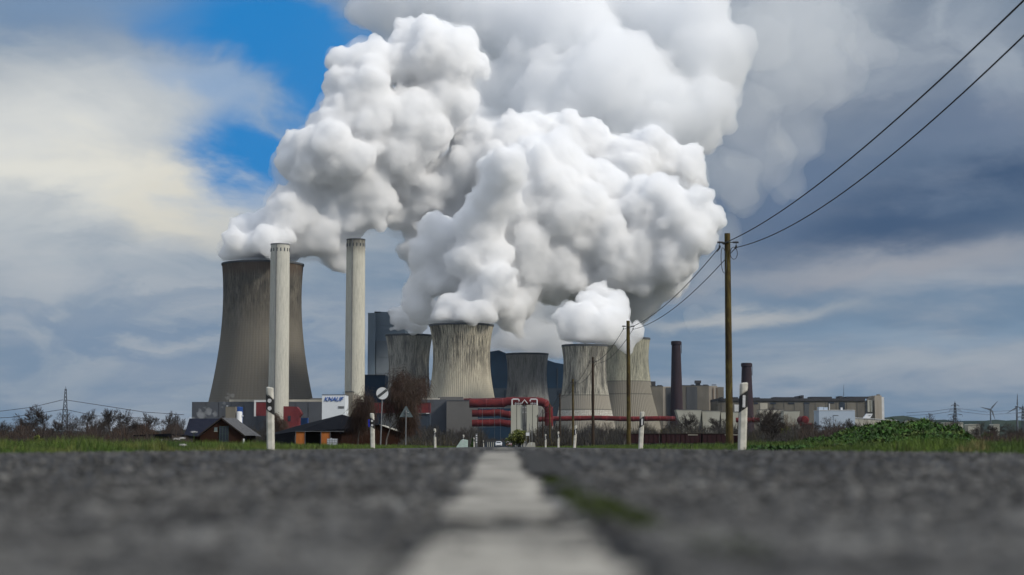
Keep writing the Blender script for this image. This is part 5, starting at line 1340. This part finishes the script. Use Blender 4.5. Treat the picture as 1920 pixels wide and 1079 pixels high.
plume('steam_plume', 'pale grey steam spreading behind the bright plumes up to the top of the picture', [
 (932, 628, 34, 2110), (945, 600, 40, 2110), (1046, 645, 34, 2110), (1015, 630, 40, 2110), (985, 615, 45, 2110), (960, 648, 24, 2130), (740, 10, 70, 2300), (830, -10, 90, 2300), (940, 40, 110, 2300), (1060, 60, 120, 2250), (940, 180, 90, 2250), (1040, 190, 100, 2200), (1150, 150, 120, 2200), (1100,-20,110,2300), (1250,40,120,2300), (1330,110,95,2250),
 (1240, 230, 110, 2200), (1330, 200, 70, 2200), (900, 300, 90, 2200), (880, 400, 90, 2150), (1000, 280, 80, 2150), (1180, 310, 90, 2200), (1000, 560, 70, 2100), (1000, 640, 40, 2050), (900,500,70,2150), (1100, 560, 80, 2100),(1200,400,90,2150),(960,630,40,2050),(1040,635,45,2050)
], 11, STEAM_SOFT, voxel=4.5, disp=8, kids=(13, 6), rims=[(766, 1850, 629, 43.5), (988.5, 1900, 665, 39.5)])

plume('steam_plume', 'broad white steam mass joining the left plume to the tall middle one', [
 (900, 290, 72, 1990), (955, 268, 55, 1980), (850, 345, 70, 1990), (790, 350, 60, 1990), (760, 400, 46, 1980), (810, 415, 62, 2000), (850, 470, 72, 2000), (800, 480, 50, 1990), (1000, 330, 70, 2000), (910, 400, 80, 2000),
 (905, 250, 34, 1970), (985, 250, 36, 1980), (940, 330, 60, 1960), (790, 540, 34, 1950), (870, 560, 60, 1960), (820, 590, 30, 1930), (1010, 240, 40, 2000), (1060, 265, 50, 2020), (1180, 330, 80, 2020), (1230, 300, 60, 2040), (1110, 290, 60, 2030), (1280, 330, 55, 2040)
], 21, STEAM, halo=True, rims=[(766, 1850, 629, 43.5)])
plume('steam_puff', 'small white steam wisp rising left behind the farmhouse roof', [
 (358, 788, 9, 950), (378, 780, 10, 950), (392, 772, 8, 952), (402, 777, 7, 955), (385, 765, 5, 950)
], 14, STEAM_THIN, voxel=.35, disp=.7, vs_=.14, kids=(9, 5), group='small steam wisps by the farmhouse')
plume('steam_puff', 'small thin steam wisp rising above the concrete block behind the farmhouse', [
 (417, 765, 4, 960), (420, 755, 5, 960), (427, 747, 6, 962), (437, 742, 5, 964), (430, 739, 4, 964)
], 15, STEAM_THIN, voxel=.35, disp=.7, vs_=.14, kids=(9, 5), group='small steam wisps by the farmhouse')

s0 = len(bpy.data.objects)
plume('steam_plume', 'thin grey vapour drifting off to the right of the bright plumes', [
 (1400, 70, 90, 2450), (1470, 40, 90, 2500), (1480, 150, 80, 2500), (1400, 220, 80, 2450), (1430, 300, 60, 2450), (1370, 330, 60, 2400), (1550, 60, 70, 2550), (1555, 160, 60, 2550), (1620, 90, 50, 2600), (1500, 260, 60, 2550), (1480, 340, 45, 2550), (1360, 430, 40, 2400), (1330, 520, 40, 2400), (1300, 590, 28, 2350), (1390, 380, 45, 2450)
], 13, steam_material('far_vapour', .006, (.94, .955, .97)), voxel=5, disp=9, vs_=2.2, kids=(9, 5), ratio=(.5, .5))  # cloud shadow put into the vapour as a greyer scattering colour

# ------------------------------------------------------------------ the air between here and the hills
hm_ = bpy.data.materials.new('haze_air'); hm_.use_nodes = True; nt = hm_.node_tree; nt.nodes.clear(); q = NG(nt)
v = q.n('ShaderNodeVolumePrincipled'); v.inputs['Color'].default_value = (.55, .72, 1.0, 1); v.inputs['Density'].default_value = 1.2e-5; v.inputs['Anisotropy'].default_value = .1
nt.links.new(v.outputs[0], q.n('ShaderNodeOutputMaterial').inputs['Volume']); hm_.cycles.homogeneous_volume = True
tag(MB().box(-9500, 9500, -400, 12500, -1.5, 1250).build('haze', hm_), kind='stuff')
